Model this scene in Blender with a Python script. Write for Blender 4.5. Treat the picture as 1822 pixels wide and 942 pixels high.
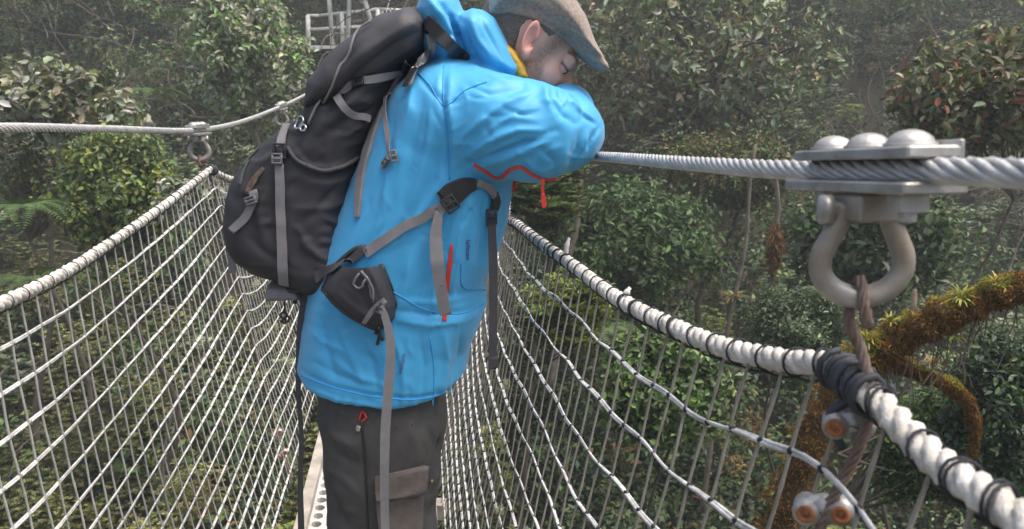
import bpy, math, random
import numpy as np
from mathutils import Vector, Matrix
from mathutils.bvhtree import BVHTree
sc = bpy.context.scene
for o in list(bpy.data.objects): bpy.data.objects.remove(o)
# ------------------------------------------------------------------ camera
CZ = 1.5; PITCH = math.radians(12.0); FPX = 1500.0
cd = bpy.data.cameras.new('camera'); cam = bpy.data.objects.new('camera', cd); sc.collection.objects.link(cam)
cam.location = (0, 0, CZ); cam.rotation_euler = (math.pi/2 - PITCH, 0, 0)
cd.sensor_width = 36; cd.lens = FPX/1822*36; cd.clip_start = 0.02; cd.clip_end = 600
cd.dof.use_dof = True; cd.dof.focus_distance = 1.9; cd.dof.aperture_fstop = 11
sc.camera = cam
# ------------------------------------------------------------------ world, sun, exposure
SUN_EL, SUN_AZ = math.radians(68), math.radians(105)      # azimuth measured from +Y towards +X
w = bpy.data.worlds.new("World"); sc.world = w; w.use_nodes = True
nt = w.node_tree; sky = nt.nodes.new('ShaderNodeTexSky'); sky.sky_type = 'NISHITA'; sky.sun_disc = False
sky.sun_elevation = SUN_EL; sky.sun_rotation = SUN_AZ; sky.air_density = 0.7; sky.dust_density = 6.0; sky.ozone_density = 0.6
bg = nt.nodes['Background']; nt.links.new(sky.outputs[0], bg.inputs[0]); bg.inputs[1].default_value = 0.15
sd = bpy.data.lights.new('sun', 'SUN'); sd.energy = 1.5; sd.angle = math.radians(50); sd.color = (1, 0.97, 0.92)
sun = bpy.data.objects.new('sun', sd); sc.collection.objects.link(sun)
dv = Vector((math.sin(SUN_AZ)*math.cos(SUN_EL), math.cos(SUN_AZ)*math.cos(SUN_EL), math.sin(SUN_EL)))
sun.rotation_euler = dv.to_track_quat('Z', 'Y').to_euler(); sun.location = (0, 0, 30)
sc.view_settings.view_transform = 'Standard'; sc.view_settings.look = 'None'
sc.view_settings.exposure = 0.82; sc.view_settings.gamma = 1
sc.cycles.max_bounces = 6; sc.cycles.diffuse_bounces = 3; sc.cycles.glossy_bounces = 2
sc.cycles.transmission_bounces = 3; sc.cycles.volume_bounces = 1; sc.cycles.transparent_max_bounces = 4
# ------------------------------------------------------------------ placement helpers
def ray(px, py):
    u = (px-911)/FPX; v = (471-py)/FPX
    return Vector((u, math.cos(PITCH)+v*math.sin(PITCH), -math.sin(PITCH)+v*math.cos(PITCH)))
def P(px, py, Y):                     # the point at distance Y ahead of the viewer seen at a place of the picture
    d = ray(px, py); t = Y/d.y
    return Vector((d.x*t, Y, CZ+d.z*t))
VX = 0.11
def PL(px, py, a):                    # the point on the upright plane X = a - VX*Y (the planes the bridge runs in)
    d = ray(px, py); Y = a/(d.x/d.y+VX)
    return P(px, py, Y)
YM = 1.66                             # the man's middle plane
def W(px, py, Y=YM): return P(px, py, Y)
# ------------------------------------------------------------------ object helpers
def link(o): sc.collection.objects.link(o)
def tag(o, label=None, cat=None, group=None, kind=None):
    if label: o['label'] = label
    if cat: o['category'] = cat
    if group: o['group'] = group
    if kind: o['kind'] = kind
    return o
def empty(name, loc, label, cat, group=None):
    o = bpy.data.objects.new(name, None); o.location = loc; o.empty_display_size = 0.1; link(o)
    tag(o, label, cat, group); return o
def setparent(o, p):
    o.parent = p
    if p is not None:
        o.matrix_parent_inverse = Matrix.Translation(-_wloc(p))
def _wloc(p):
    v = Vector(p.location)
    if p.parent is not None: return v + (_wloc(p.parent) + p.matrix_parent_inverse.to_translation())
    return v
def mesh(name, V, Fa, mat=None, parent=None, smooth=True, cols=None, mats=None, mi=None):
    """V n x 3 world coords, Fa list / array of faces"""
    me = bpy.data.meshes.new(name)
    V = np.asarray(V, dtype=np.float32).reshape(-1, 3)
    if isinstance(Fa, np.ndarray):
        n, k = Fa.shape
        me.vertices.add(len(V)); me.vertices.foreach_set('co', V.ravel())
        me.loops.add(n*k); me.loops.foreach_set('vertex_index', Fa.astype(np.int32).ravel())
        me.polygons.add(n)
        me.polygons.foreach_set('loop_start', np.arange(0, n*k, k, dtype=np.int32))
        me.polygons.foreach_set('loop_total', np.full(n, k, dtype=np.int32))
        me.update(calc_edges=True)
    else:
        me.from_pydata(V.tolist(), [], Fa); me.update()
    if smooth: me.polygons.foreach_set('use_smooth', np.ones(len(me.polygons), dtype=bool))
    if cols is not None:
        a = me.color_attributes.new('tint', 'FLOAT_COLOR', 'POINT')
        c = np.ones((len(V), 4), dtype=np.float32); c[:, :3] = cols
        a.data.foreach_set('color', c.ravel())
    if mats:
        for m in mats: me.materials.append(m)
        if mi is not None: me.polygons.foreach_set('material_index', np.asarray(mi, dtype=np.int32))
    elif mat: me.materials.append(mat)
    o = bpy.data.objects.new(name, me); link(o)
    if parent is not None: setparent(o, parent)
    return o
class MB:
    def __init__(s): s.v = []; s.f = []; s.m = []; s.n = 0
    def add(s, V, Fa, m=0):
        s.v.append(np.asarray(V, dtype=float).reshape(-1, 3))
        for f in Fa: s.f.append([i+s.n for i in f]); s.m.append(m)
        s.n += len(s.v[-1])
        return s
    def box(s, c, x, y, z, sx, sy, sz, m=0, bev=0.0):
        c = Vector(c); x = Vector(x).normalized(); y = Vector(y).normalized(); z = Vector(z).normalized()
        if bev <= 0:
            vs = [c+x*(a*sx/2)+y*(b*sy/2)+z*(d*sz/2) for a in (-1, 1) for b in (-1, 1) for d in (-1, 1)]
            return s.add([tuple(p) for p in vs], [(0,1,3,2),(4,6,7,5),(0,4,5,1),(2,3,7,6),(0,2,6,4),(1,5,7,3)], m)
        vs = []; 
        # chamfered box: two rings of 8 + inset caps
        def ring(hx, hy, hz, b):
            return [c+x*px+y*py+z*hz for px, py in ((hx-b,-hy),(hx,-hy+b),(hx,hy-b),(hx-b,hy),(-hx+b,hy),(-hx,hy-b),(-hx,-hy+b),(-hx+b,-hy))]
        b = bev
        for hz, ins in ((-sz/2, b), (-sz/2+b, 0), (sz/2-b, 0), (sz/2, b)):
            vs += ring(sx/2-ins, sy/2-ins, hz, b)
        fs = []
        for r in range(3):
            for i in range(8): fs.append((r*8+i, r*8+(i+1)%8, (r+1)*8+(i+1)%8, (r+1)*8+i))
        fs.append(tuple(range(7, -1, -1))); fs.append(tuple(range(24, 32)))
        return s.add([tuple(p) for p in vs], fs, m)
    def tube(s, pts, r, n=8, m=0, caps=True, squash=None):
        pts = [Vector(p) for p in pts]
        rr = r if hasattr(r, '__len__') else [r]*len(pts)
        fr = frames(pts); V = []
        for (p, t, a, b), q in zip(fr, rr):
            for k in range(n):
                th = 2*math.pi*k/n
                V.append(tuple(p + a*(math.cos(th)*q) + b*(math.sin(th)*q)))
        Fa = []
        for i in range(len(pts)-1):
            for k in range(n): Fa.append((i*n+k, i*n+(k+1)%n, (i+1)*n+(k+1)%n, (i+1)*n+k))
        if caps:
            Fa.append(tuple(range(n-1, -1, -1))); Fa.append(tuple(range((len(pts)-1)*n, len(pts)*n)))
        return s.add(V, Fa, m)
    def dome(s, c, ax, r, h, n=14, k=5, m=0):
        ax = Vector(ax).normalized(); a = ax.orthogonal().normalized(); b = ax.cross(a); c = Vector(c)
        V = []; Fa = []
        for i in range(k+1):
            ph = i/k*math.pi/2; q = r*math.cos(ph); z = h*math.sin(ph)
            for j in range(n):
                th = 2*math.pi*j/n; V.append(tuple(c+ax*z+a*q*math.cos(th)+b*q*math.sin(th)))
        for i in range(k):
            for j in range(n): Fa.append((i*n+j, i*n+(j+1)%n, (i+1)*n+(j+1)%n, (i+1)*n+j))
        Fa.append(tuple(range(n-1, -1, -1)))
        return s.add(V, Fa, m)
    def build(s, name, mat=None, parent=None, smooth=True, mats=None):
        smooth = smooth and not getattr(s, 'flat', False)
        V = np.concatenate(s.v)
        return mesh(name, V, s.f, mat, parent, smooth, mats=mats, mi=s.m if mats else None)
def frames(pts):
    out = []; n = len(pts); prev = None
    for i, p in enumerate(pts):
        t = (pts[min(i+1, n-1)]-pts[max(i-1, 0)])
        t = t.normalized() if t.length > 1e-9 else Vector((0, 0, 1))
        if prev is None: a = t.orthogonal().normalized()
        else:
            a = prev - t*prev.dot(t); a = a.normalized() if a.length > 1e-6 else t.orthogonal().normalized()
        prev = a; out.append((p, t, a, t.cross(a)))
    return out
def catmull(pts, step):
    pts = [Vector(p) for p in pts]; q = [pts[0]*2-pts[1]]+pts+[pts[-1]*2-pts[-2]]; out = []
    for i in range(1, len(q)-2):
        L = (q[i+1]-q[i]).length; n = max(1, int(round(L/step)))
        # centripetal-ish handling: scale tangents by the segment length
        d1 = (q[i]-q[i-1]).length; d3 = (q[i+2]-q[i+1]).length
        m1 = ((q[i+1]-q[i])/L*d1 + (q[i]-q[i-1])/d1*L)/(d1+L)*L if d1 > 1e-9 else q[i+1]-q[i]
        m2 = ((q[i+1]-q[i])/L*d3 + (q[i+2]-q[i+1])/d3*L)/(d3+L)*L if d3 > 1e-9 else q[i+1]-q[i]
        for k in range(n):
            t = k/n; t2 = t*t; t3 = t2*t
            out.append(q[i]*(2*t3-3*t2+1)+m1*(t3-2*t2+t)+q[i+1]*(-2*t3+3*t2)+m2*(t3-t2))
    out.append(pts[-1]); return out
def twisted(mb, pts, R, ns, pitch, rs, sides=6, m=0, phase=0.0):
    """ns strands of radius rs winding on radius R round the path"""
    fr = frames([Vector(p) for p in pts]); s = 0.0; ph = []
    for i in range(len(fr)):
        if i: s += (fr[i][0]-fr[i-1][0]).length
        ph.append(2*math.pi*s/pitch+phase)
    P0 = np.array([f[0][:] for f in fr]); T = np.array([f[1][:] for f in fr]); A = np.array([f[2][:] for f in fr]); B = np.array([f[3][:] for f in fr]); ph = np.array(ph)
    n = len(fr)
    for k in range(ns):
        a = ph+2*math.pi*k/ns
        rad = A*np.cos(a)[:, None]+B*np.sin(a)[:, None]; tan = -A*np.sin(a)[:, None]+B*np.cos(a)[:, None]
        lean = 2*math.pi*R/pitch
        bt = tan - T*lean; bt /= np.linalg.norm(bt, axis=1)[:, None]
        C = P0+rad*R; V = []
        th = np.arange(sides)*2*math.pi/sides
        V = C[:, None, :]+rs*(np.cos(th)[None, :, None]*rad[:, None, :]+np.sin(th)[None, :, None]*bt[:, None, :])
        Fa = [(i*sides+j, i*sides+(j+1) % sides, (i+1)*sides+(j+1) % sides, (i+1)*sides+j) for i in range(n-1) for j in range(sides)]
        Fa.append(tuple(range(sides-1, -1, -1))); Fa.append(tuple(range((n-1)*sides, n*sides)))
        mb.add(V.reshape(-1, 3), Fa, m)
# ------------------------------------------------------------------ materials
def mat(name, col, rough=0.6, nscale=0, namt=0.3, col2=None, bscale=0, bstr=0.3, bdist=0.002, metal=0.0, spec=0.5, tint=False, sheen=0, coat=0, ndet=5, wave=None, trans=0.0):
    m = bpy.data.materials.new(name); m.use_nodes = True; t = m.node_tree; b = t.nodes['Principled BSDF']
    b.inputs['Base Color'].default_value = (*col, 1); b.inputs['Roughness'].default_value = rough; b.inputs['Metallic'].default_value = metal
    b.inputs['Specular IOR Level'].default_value = spec
    if sheen: b.inputs['Sheen Weight'].default_value = sheen
    if coat: b.inputs['Coat Weight'].default_value = coat
    tc = t.nodes.new('ShaderNodeTexCoord'); cur = None
    if tint:
        a = t.nodes.new('ShaderNodeAttribute'); a.attribute_name = 'tint'; cur = a.outputs['Color']
    if nscale:
        n = t.nodes.new('ShaderNodeTexNoise'); n.inputs['Scale'].default_value = nscale; n.inputs['Detail'].default_value = ndet; n.inputs['Roughness'].default_value = 0.65
        t.links.new(tc.outputs['Object'], n.inputs['Vector'])
        r = t.nodes.new('ShaderNodeMapRange'); r.inputs['From Min'].default_value = 0.35; r.inputs['From Max'].default_value = 0.65
        t.links.new(n.outputs['Fac'], r.inputs['Value'])
        mx = t.nodes.new('ShaderNodeMix'); mx.data_type = 'RGBA'
        t.links.new(r.outputs[0], mx.inputs[0])
        c2 = col2 if col2 else tuple(c*(1-namt) for c in col)
        if tint:
            mx.blend_type = 'MULTIPLY'; t.links.new(cur, mx.inputs[6]); mx.inputs[7].default_value = (1-namt, 1-namt, 1-namt, 1)
        else:
            mx.inputs[6].default_value = (*col, 1); mx.inputs[7].default_value = (*c2, 1)
        cur = mx.outputs[2]
    if cur is not None: t.links.new(cur, b.inputs['Base Color'])
    nrm = None
    if bscale:
        n = t.nodes.new('ShaderNodeTexNoise'); n.inputs['Scale'].default_value = bscale; n.inputs['Detail'].default_value = 4
        t.links.new(tc.outputs['Object'], n.inputs['Vector'])
        bp = t.nodes.new('ShaderNodeBump'); bp.inputs['Strength'].default_value = bstr; bp.inputs['Distance'].default_value = bdist
        t.links.new(n.outputs['Fac'], bp.inputs['Height']); t.links.new(bp.outputs[0], b.inputs['Normal']); nrm = bp
    if wave:
        n = t.nodes.new('ShaderNodeTexWave'); n.inputs['Scale'].default_value = wave[0]; n.inputs['Distortion'].default_value = wave[1]; n.bands_direction = wave[3] if len(wave) > 3 else 'X'
        t.links.new(tc.outputs['Object'], n.inputs['Vector'])
        bp = t.nodes.new('ShaderNodeBump'); bp.inputs['Strength'].default_value = wave[2]; bp.inputs['Distance'].default_value = 0.001
        t.links.new(n.outputs['Fac'], bp.inputs['Height']); t.links.new(bp.outputs[0], b.inputs['Normal'])
        if nrm: t.links.new(nrm.outputs[0], bp.inputs['Normal'])
    if trans > 0:
        tr = t.nodes.new('ShaderNodeBsdfTranslucent'); ms = t.nodes.new('ShaderNodeMixShader'); ms.inputs[0].default_value = trans
        if cur is not None: t.links.new(cur, tr.inputs['Color'])
        else: tr.inputs['Color'].default_value = (*col, 1)
        t.links.new(b.outputs[0], ms.inputs[1]); t.links.new(tr.outputs[0], ms.inputs[2])
        t.links.new(ms.outputs[0], t.nodes['Material Output'].inputs['Surface'])
    return m
M = {}
M['galv'] = mat('galvanised_steel', (0.50, 0.50, 0.48), 0.45, 30, 0.35, ndet=9, col2=(0.30, 0.28, 0.25), bscale=250, bstr=0.2, metal=0.55)
M['cable'] = mat('cable_wire', (0.66, 0.66, 0.64), 0.45, 40, 0.3, bscale=400, bstr=0.3, metal=0.3)
M['shackle'] = mat('shackle_steel', (0.40, 0.39, 0.37), 0.42, 14, 0.4, col2=(0.25, 0.20, 0.145), bscale=120, bstr=0.2, metal=0.3, ndet=8)
M['rust'] = mat('rusty_steel', (0.16, 0.10, 0.075), 0.75, 60, 0.5, col2=(0.22, 0.17, 0.14), bscale=200, bstr=0.5)
M['rustring'] = mat('orange_rust', (0.42, 0.15, 0.05), 0.8, 90, 0.5, bscale=200, bstr=0.5)
M['rope'] = mat('white_rope', (0.78, 0.76, 0.71), 0.9, 28, 0.3, col2=(0.50, 0.46, 0.39), ndet=8, bscale=500, bstr=0.8, bdist=0.002)
M['netrope'] = mat('net_rope', (0.76, 0.76, 0.74), 0.85, 30, 0.3, col2=(0.40, 0.39, 0.37), bscale=600, bstr=0.7)
M['netcord'] = mat('net_cord', (0.34, 0.32, 0.27), 0.9, 25, 0.3, col2=(0.22, 0.20, 0.16), bscale=600, bstr=0.7)
M['netcordL'] = mat('net_cord_light', (0.42, 0.42, 0.39), 0.9, 25, 0.3, col2=(0.27, 0.265, 0.235), bscale=600, bstr=0.7)
M['lash'] = mat('black_lashing', (0.022, 0.024, 0.03), 0.7, 50, 0.4, bscale=300, bstr=0.5)
M['rubber'] = mat('dark_rubber', (0.05, 0.055, 0.065), 0.65, 30, 0.4, bscale=100, bstr=0.5)
M['grate'] = mat('white_grating', (0.66, 0.65, 0.61), 0.7, 8, 0.35, bscale=80, bstr=0.3)
M['timber'] = mat('bleached_timber', (0.50, 0.45, 0.38), 0.85, 12, 0.4, bscale=60, bstr=0.5)
M['wsteel'] = mat('white_painted_steel', (0.80, 0.80, 0.77), 0.6, 3, 0.3, col2=(0.62, 0.58, 0.52))
M['jacket'] = mat('blue_shell_fabric', (0.06, 0.385, 0.70), 0.48, 7, 0.07, bscale=26, bstr=0.35, bdist=0.008, spec=0.4, sheen=0.15)
def crumple(m, sc1, st, dist, sc2=700):
    t = m.node_tree; b = t.nodes['Principled BSDF']; tc = [n for n in t.nodes if n.type == 'TEX_COORD'][0]
    n = t.nodes.new('ShaderNodeTexNoise'); n.noise_type = 'RIDGED_MULTIFRACTAL'; n.inputs['Scale'].default_value = sc1; n.inputs['Detail'].default_value = 2.2; n.inputs['Distortion'].default_value = 0.6
    mp = t.nodes.new('ShaderNodeMapping'); mp.inputs['Scale'].default_value = (1.6, 1.2, 0.75); mp.inputs['Rotation'].default_value = (0, 0.5, 0)
    t.links.new(tc.outputs['Object'], mp.inputs['Vector']); t.links.new(mp.outputs[0], n.inputs['Vector'])
    bp = t.nodes.new('ShaderNodeBump'); bp.inputs['Strength'].default_value = st; bp.inputs['Distance'].default_value = dist
    t.links.new(n.outputs['Fac'], bp.inputs['Height'])
    n2 = t.nodes.new('ShaderNodeTexNoise'); n2.inputs['Scale'].default_value = sc2; t.links.new(tc.outputs['Object'], n2.inputs['Vector'])
    b2 = t.nodes.new('ShaderNodeBump'); b2.inputs['Strength'].default_value = 0.25; b2.inputs['Distance'].default_value = 0.0008
    t.links.new(n2.outputs['Fac'], b2.inputs['Height']); t.links.new(bp.outputs[0], b2.inputs['Normal']); t.links.new(b2.outputs[0], b.inputs['Normal'])
crumple(M['jacket'], 5.0, 0.35, 0.006)
M['jtrim'] = mat('blue_seam_tape', (0.042, 0.33, 0.70), 0.6, spec=0.3)
M['liner'] = mat('yellow_liner', (0.62, 0.38, 0.05), 0.75, 30, 0.3, bscale=200, bstr=0.4)
M['red'] = mat('red_zip', (0.62, 0.045, 0.03), 0.5)
M['trouser'] = mat('charcoal_trouser_fabric', (0.088, 0.085, 0.082), 0.85, 25, 0.25, bscale=900, bstr=0.5, bdist=0.001, spec=0.25)
M['pocket'] = mat('brown_grey_pocket_fabric', (0.15, 0.13, 0.117), 0.9, 40, 0.3, bscale=900, bstr=0.5, bdist=0.001, spec=0.2)
M['pack'] = mat('black_pack_nylon', (0.040, 0.040, 0.045), 0.66, 14, 0.35, bscale=35, bstr=0.4, bdist=0.006, spec=0.5)
M['packlid'] = mat('grey_black_pack_nylon', (0.058, 0.057, 0.063), 0.66, 14, 0.25, bscale=35, bstr=0.4, bdist=0.006, spec=0.5)
crumple(M['pack'], 8.0, 0.6, 0.008); crumple(M['packlid'], 7.0, 0.5, 0.008); crumple(M['trouser'], 8.0, 0.5, 0.008)
M['web'] = mat('grey_webbing', (0.23, 0.22, 0.225), 0.8, 60, 0.15, bscale=1200, bstr=0.6, bdist=0.001)
M['webd'] = mat('dark_webbing', (0.062, 0.062, 0.068), 0.75, 60, 0.15, bscale=1200, bstr=0.6, bdist=0.001)
M['buckle'] = mat('black_plastic', (0.030, 0.030, 0.033), 0.4)
M['buckleg'] = mat('grey_plastic', (0.14, 0.14, 0.15), 0.4)
M['chrome'] = mat('bright_steel', (0.62, 0.62, 0.62), 0.25, metal=0.9)
M['brass'] = mat('brass_button', (0.45, 0.30, 0.10), 0.35, metal=0.7)
M['skin'] = mat('skin', (0.50, 0.30, 0.23), 0.5, 60, 0.08, bscale=300, bstr=0.2, tint=True, spec=0.4)
M['hair'] = mat('short_brown_hair', (0.13, 0.10, 0.08), 0.8, 260, 0.5, col2=(0.20, 0.17, 0.145), bscale=500, bstr=1.0, bdist=0.003)
M['cap'] = mat('grey_brown_wool', (0.39, 0.315, 0.26), 0.95, 160, 0.3, col2=(0.23, 0.185, 0.155), bscale=600, bstr=0.7, bdist=0.002, spec=0.15, sheen=0.3)
M['eye'] = mat('eye', (0.10, 0.08, 0.07), 0.15)
M['boot'] = mat('boot_leather', (0.07, 0.05, 0.035), 0.7, 20, 0.4)
M['leaf'] = mat('leaf', (0.06, 0.1, 0.04), 0.5, tint=True, spec=0.35, trans=0.25)
M['leafmatt'] = mat('matt_leaf', (0.06, 0.1, 0.04), 0.6, tint=True, spec=0.35, trans=0.25)
M['gloss'] = mat('glossy_leaf', (0.06, 0.1, 0.04), 0.42, tint=True, spec=0.55, trans=0.18)
M['bark'] = mat('bark', (0.11, 0.085, 0.06), 0.9, 9, 0.5, col2=(0.045, 0.04, 0.03), bscale=40, bstr=0.8, bdist=0.01)
M['palebark'] = mat('pale_lichen_bark', (0.21, 0.185, 0.15), 0.9, 7, 0.5, col2=(0.12, 0.09, 0.06), bscale=40, bstr=0.8, bdist=0.01)
M['mossbark'] = mat('mossy_bark', (0.12, 0.075, 0.02), 0.95, 6, 0.5, col2=(0.05, 0.028, 0.015), bscale=50, bstr=1.0, bdist=0.02)
M['soil'] = mat('forest_soil', (0.055, 0.038, 0.024), 0.95, 1.2, 0.5, col2=(0.028, 0.030, 0.014), bscale=6, bstr=0.8, bdist=0.1)
# ------------------------------------------------------------------ terrain (a wooded ravine)
rng = np.random.default_rng(7)
def vnoise(x, y, s=0):
    return (np.sin(x*0.31+1.3+s)*np.cos(y*0.27+0.4+s*2)+0.5*np.sin(x*0.73+y*0.41+2.1+s)+0.35*np.cos(x*1.3-y*0.9+s*3)+0.2*np.sin(2.3*x+1.9*y+s))/2.05
def ground(x, y):
    x = np.asarray(x, float); y = np.asarray(y, float)
    yb = 10+0.10*np.maximum(x-2, 0)+0.02*np.maximum(-x, 0)
    far = np.maximum(y-yb, 0)
    z = -7.0+0.50*np.minimum(far, 17)+1.05*np.maximum(far-17, 0)
    near = np.minimum(np.maximum(1.0-y, 0), 9.5)
    z = z+0.72*near
    z = z+0.7*vnoise(x, y)
    # right-hand flank comes closer to the bridge
    z = z+np.clip(x-4.0, 0, 12)*0.35*np.clip(1-np.abs(y-6)/9, 0, 1)
    return np.minimum(z, 20+0*z)
def terrain():
    xs = np.concatenate([np.linspace(-160, -30, 14)[:-1], np.linspace(-30, 30, 101), np.linspace(30, 160, 14)[1:]])
    ys = np.concatenate([np.linspace(-120, -14, 10)[:-1], np.linspace(-14, 60, 125), np.linspace(60, 200, 14)[1:]])
    X, Y = np.meshgrid(xs, ys, indexing='ij'); Z = ground(X, Y)
    V = np.stack([X, Y, Z], -1).reshape(-1, 3); nx, ny = X.shape
    i, j = np.meshgrid(np.arange(nx-1), np.arange(ny-1), indexing='ij'); a = (i*ny+j).ravel()
    Fa = np.stack([a, a+ny, a+ny+1, a+1], 1)
    return mesh('ground', V, Fa, M['soil'])
tag(terrain(), kind='structure')
# ------------------------------------------------------------------ foliage tools
def leaves(C, N, D, L, Wd, cols, fold=0.25, six=False):
    """one leaf per row: centre C, face normal N, long axis D, length L, width Wd -> V, F, cols"""
    D = D-N*(np.sum(D*N, 1)[:, None]); D /= np.linalg.norm(D, axis=1)[:, None]+1e-9
    S = np.cross(N, D); L = L[:, None]; Wd = Wd[:, None]
    if not six:
        V = np.stack([C-D*L*0.5-N*L*fold*0.3, C+S*Wd*0.5+N*Wd*0.1, C+D*L*0.5-N*L*fold*0.5, C-S*Wd*0.5+N*Wd*0.1], 1)
        k = 4
        F = np.arange(len(C)*4).reshape(-1, 4); 
    else:
        V = np.stack([C-D*L*0.5-N*L*fold*0.25, C-D*L*0.22+S*Wd*0.42, C+D*L*0.18+S*Wd*0.48, C+D*L*0.5-N*L*fold*0.6, C+D*L*0.18-S*Wd*0.48, C-D*L*0.22-S*Wd*0.42], 1)
        # keel: sink the middle by splitting in two quads sharing base-tip line
        k = 6; b = (np.arange(len(C))*6)[:, None]
        F = np.concatenate([b+np.array([[0, 1, 2, 3]]), b+np.array([[0, 3, 4, 5]])], 0)
        V[:, [1, 2, 4, 5]] += (N*Wd*0.14)[:, None, :]
    return V.reshape(-1, 3), F, np.repeat(cols, k, 0)
def unit(n, r=None):
    r = rng if r is None else r
    v = r.normal(size=(n, 3)); return v/np.linalg.norm(v, axis=1)[:, None]
def pick(pal, n, jit=0.25, w=None):
    pal = np.array(pal, float); i = rng.choice(len(pal), n, p=w); c = pal[i]*np.array([1.75, 1.72, 1.45])*(1+jit*rng.normal(size=(n, 1))*0.8)*(1+0.08*rng.normal(size=(n, 3)))
    return np.clip(c, 0.004, 0.6)
def clumps(cent, rad, nper, L, Wd, pal, up=0.9, shell=0.5, flat=0.95, clumpjit=0.35, jit=0.42, w=None, six=False, rosette=0.0, Ljit=0.25, pal_by=None):
    """leaf clumps round the centres"""
    cent = np.asarray(cent, float); K = len(cent); L = L*0.74; nper = np.asarray(nper)*1.6; rad = np.broadcast_to(rad, (K,)); nper = np.broadcast_to(nper, (K,)).astype(int)
    idx = np.repeat(np.arange(K), nper); n = len(idx)
    d = unit(n); r = (shell+(1-shell)*rng.random(n))*rad[idx]*(0.75+0.35*np.sin(d[:, 0]*5+idx)*np.cos(d[:, 1]*4+idx*2.0))
    off = d*r[:, None]; off[:, 2] *= flat
    C = cent[idx]+off
    N = unit(n)*0.8; N[:, 2] += up*0.75; N += d*0.75; N /= np.linalg.norm(N, axis=1)[:, None]
    D = unit(n)+d*0.9
    if rosette > 0:      # leaves gathered in rosettes at twig ends
        nr = 7; g = np.arange(n)//nr; key = np.arange(n) % nr; base = C[np.minimum(g*nr, n-1)]; th = key/nr*2*math.pi+g
        D2 = np.stack([np.cos(th), np.sin(th), np.full(n, 0.35)], 1)
        C = base+D2*(L*0.55); D = D2; N = np.stack([-0.45*np.cos(th), -0.45*np.sin(th), np.ones(n)], 1)+unit(n)*0.35
        N /= np.linalg.norm(N, axis=1)[:, None]
    cj = 1+clumpjit*rng.normal(size=(K, 1)); cj = np.clip(cj, 0.45, 1.9)
    cols = pick(pal, n, jit, w)*cj[idx]
    if pal_by is not None:
        cp = np.array(pal, float)[pal_by(cent)]; cols = cp[idx]*cj[idx]*(1+jit*rng.normal(size=(n, 1)))*(1+0.08*rng.normal(size=(n, 3)))
    cols = np.clip(cols, 0.004, 0.5)
    Ls = L*(1+Ljit*rng.normal(size=n)).clip(0.5, 1.7)
    return leaves(C, N, D, Ls, Ls*Wd, cols, six=six)
def leafobj(name, parts, mt, parent=None):
    V = []; F = []; C = []; n = 0
    for v, f, c in parts:
        V.append(v); F.append(f+n); C.append(c); n += len(v)
    return mesh(name, np.concatenate(V), np.concatenate(F), mt, parent, smooth=False, cols=np.concatenate(C))
G_DARK = (0.030, 0.052, 0.022); G_MID = (0.050, 0.085, 0.032); G_OLIVE = (0.085, 0.098, 0.035); G_GREY = (0.10, 0.125, 0.085)
G_YEL = (0.13, 0.15, 0.035); G_BR = (0.09, 0.16, 0.045); BRN = (0.085, 0.055, 0.03); G_BLUE = (0.040, 0.070, 0.052); RED = (0.20, 0.07, 0.05); ORG = (0.25, 0.12, 0.03)
def inview(C, m=1.15):
    u = C[:, 0]/np.maximum(C[:, 1], 0.1); return (np.abs(u) < 0.607*m)
def scatter(n, x0, x1, y0, y1):
    return rng.uniform(x0, x1, n), rng.uniform(y0, y1, n)
def carpet(name, label, n, yr, hmax, rad, nper, L, Wd, pal, mt, w=None, density=None, **kw):
    y = yr[0]+(yr[1]-yr[0])*rng.random(n)**0.9; x = (rng.random(n)*2-1)*(0.72*y+2.5)
    g = ground(x, y); hh = hmax*(0.35+0.65*np.clip(0.5+0.8*vnoise(x*1.7, y*1.7, 5), 0, 1))
    z = g+hh*rng.random(n)**0.6
    C = np.stack([x, y, z], 1)
    if density is not None: C = C[density(C)]
    K = len(C); r = rad*(0.6+0.8*rng.random(K))
    v = clumps(C, r, np.maximum(20, nper*(r/rad)**2), L, Wd, pal, w=w, **kw)
    o = leafobj(name, [v], mt); tag(o, label, None, kind='stuff'); return o
# the path of the bridge is kept free of clumps
def clear(C):
    return ~((np.abs(C[:, 0]+0.2+VX*C[:, 1]) < 1.4) & (C[:, 1] < 27) & (C[:, 2] > 0.004*C[:, 1]**2-1.6))
_c0 = clear
def clear(C):
    u = C[:, 0]/np.maximum(C[:, 1], 0.1); el = (C[:, 2]-1.5)/np.maximum(C[:, 1], 0.1)
    return _c0(C) & ~((u > -0.262) & (u < -0.10) & (C[:, 1] > 12) & (C[:, 1] < 25.7) & (el > 0.012+0*u))
def zone(f): return lambda C: clear(C) & f(C)
LEFT = lambda C: C[:, 0] < -0.08*C[:, 1]
carpet('undergrowth', 'dark broadleaf undergrowth covering the steep ravine slope', 1500, (11, 42), 2.6, 0.75, 150, 0.18, 0.48, [G_DARK, G_MID, G_BLUE, BRN, G_OLIVE], M['leaf'], w=[.36, .27, .17, .08, .12], density=clear, up=0.7)
carpet('olive_scrub', 'olive small leaved scrub on the left bank seen through the net', 760, (9.5, 16.5), 2.4, 0.62, 300, 0.085, 0.42, [(0.13, 0.14, 0.055), G_OLIVE, G_YEL, (0.15, 0.16, 0.10), BRN], M['leaf'], w=[.36, .27, .12, .13, .12], density=zone(LEFT), up=0.75, rosette=1)
carpet('green_scrub', 'mixed green shrub cover on the right bank below the bridge', 560, (8, 17), 2.4, 0.6, 200, 0.14, 0.48, [G_MID, G_DARK, G_GREY, G_BLUE, G_OLIVE], M['leaf'], w=[.33, .22, .15, .18, .12], density=zone(lambda C: C[:, 0] > -0.08*C[:, 1]), up=0.75)
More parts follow.
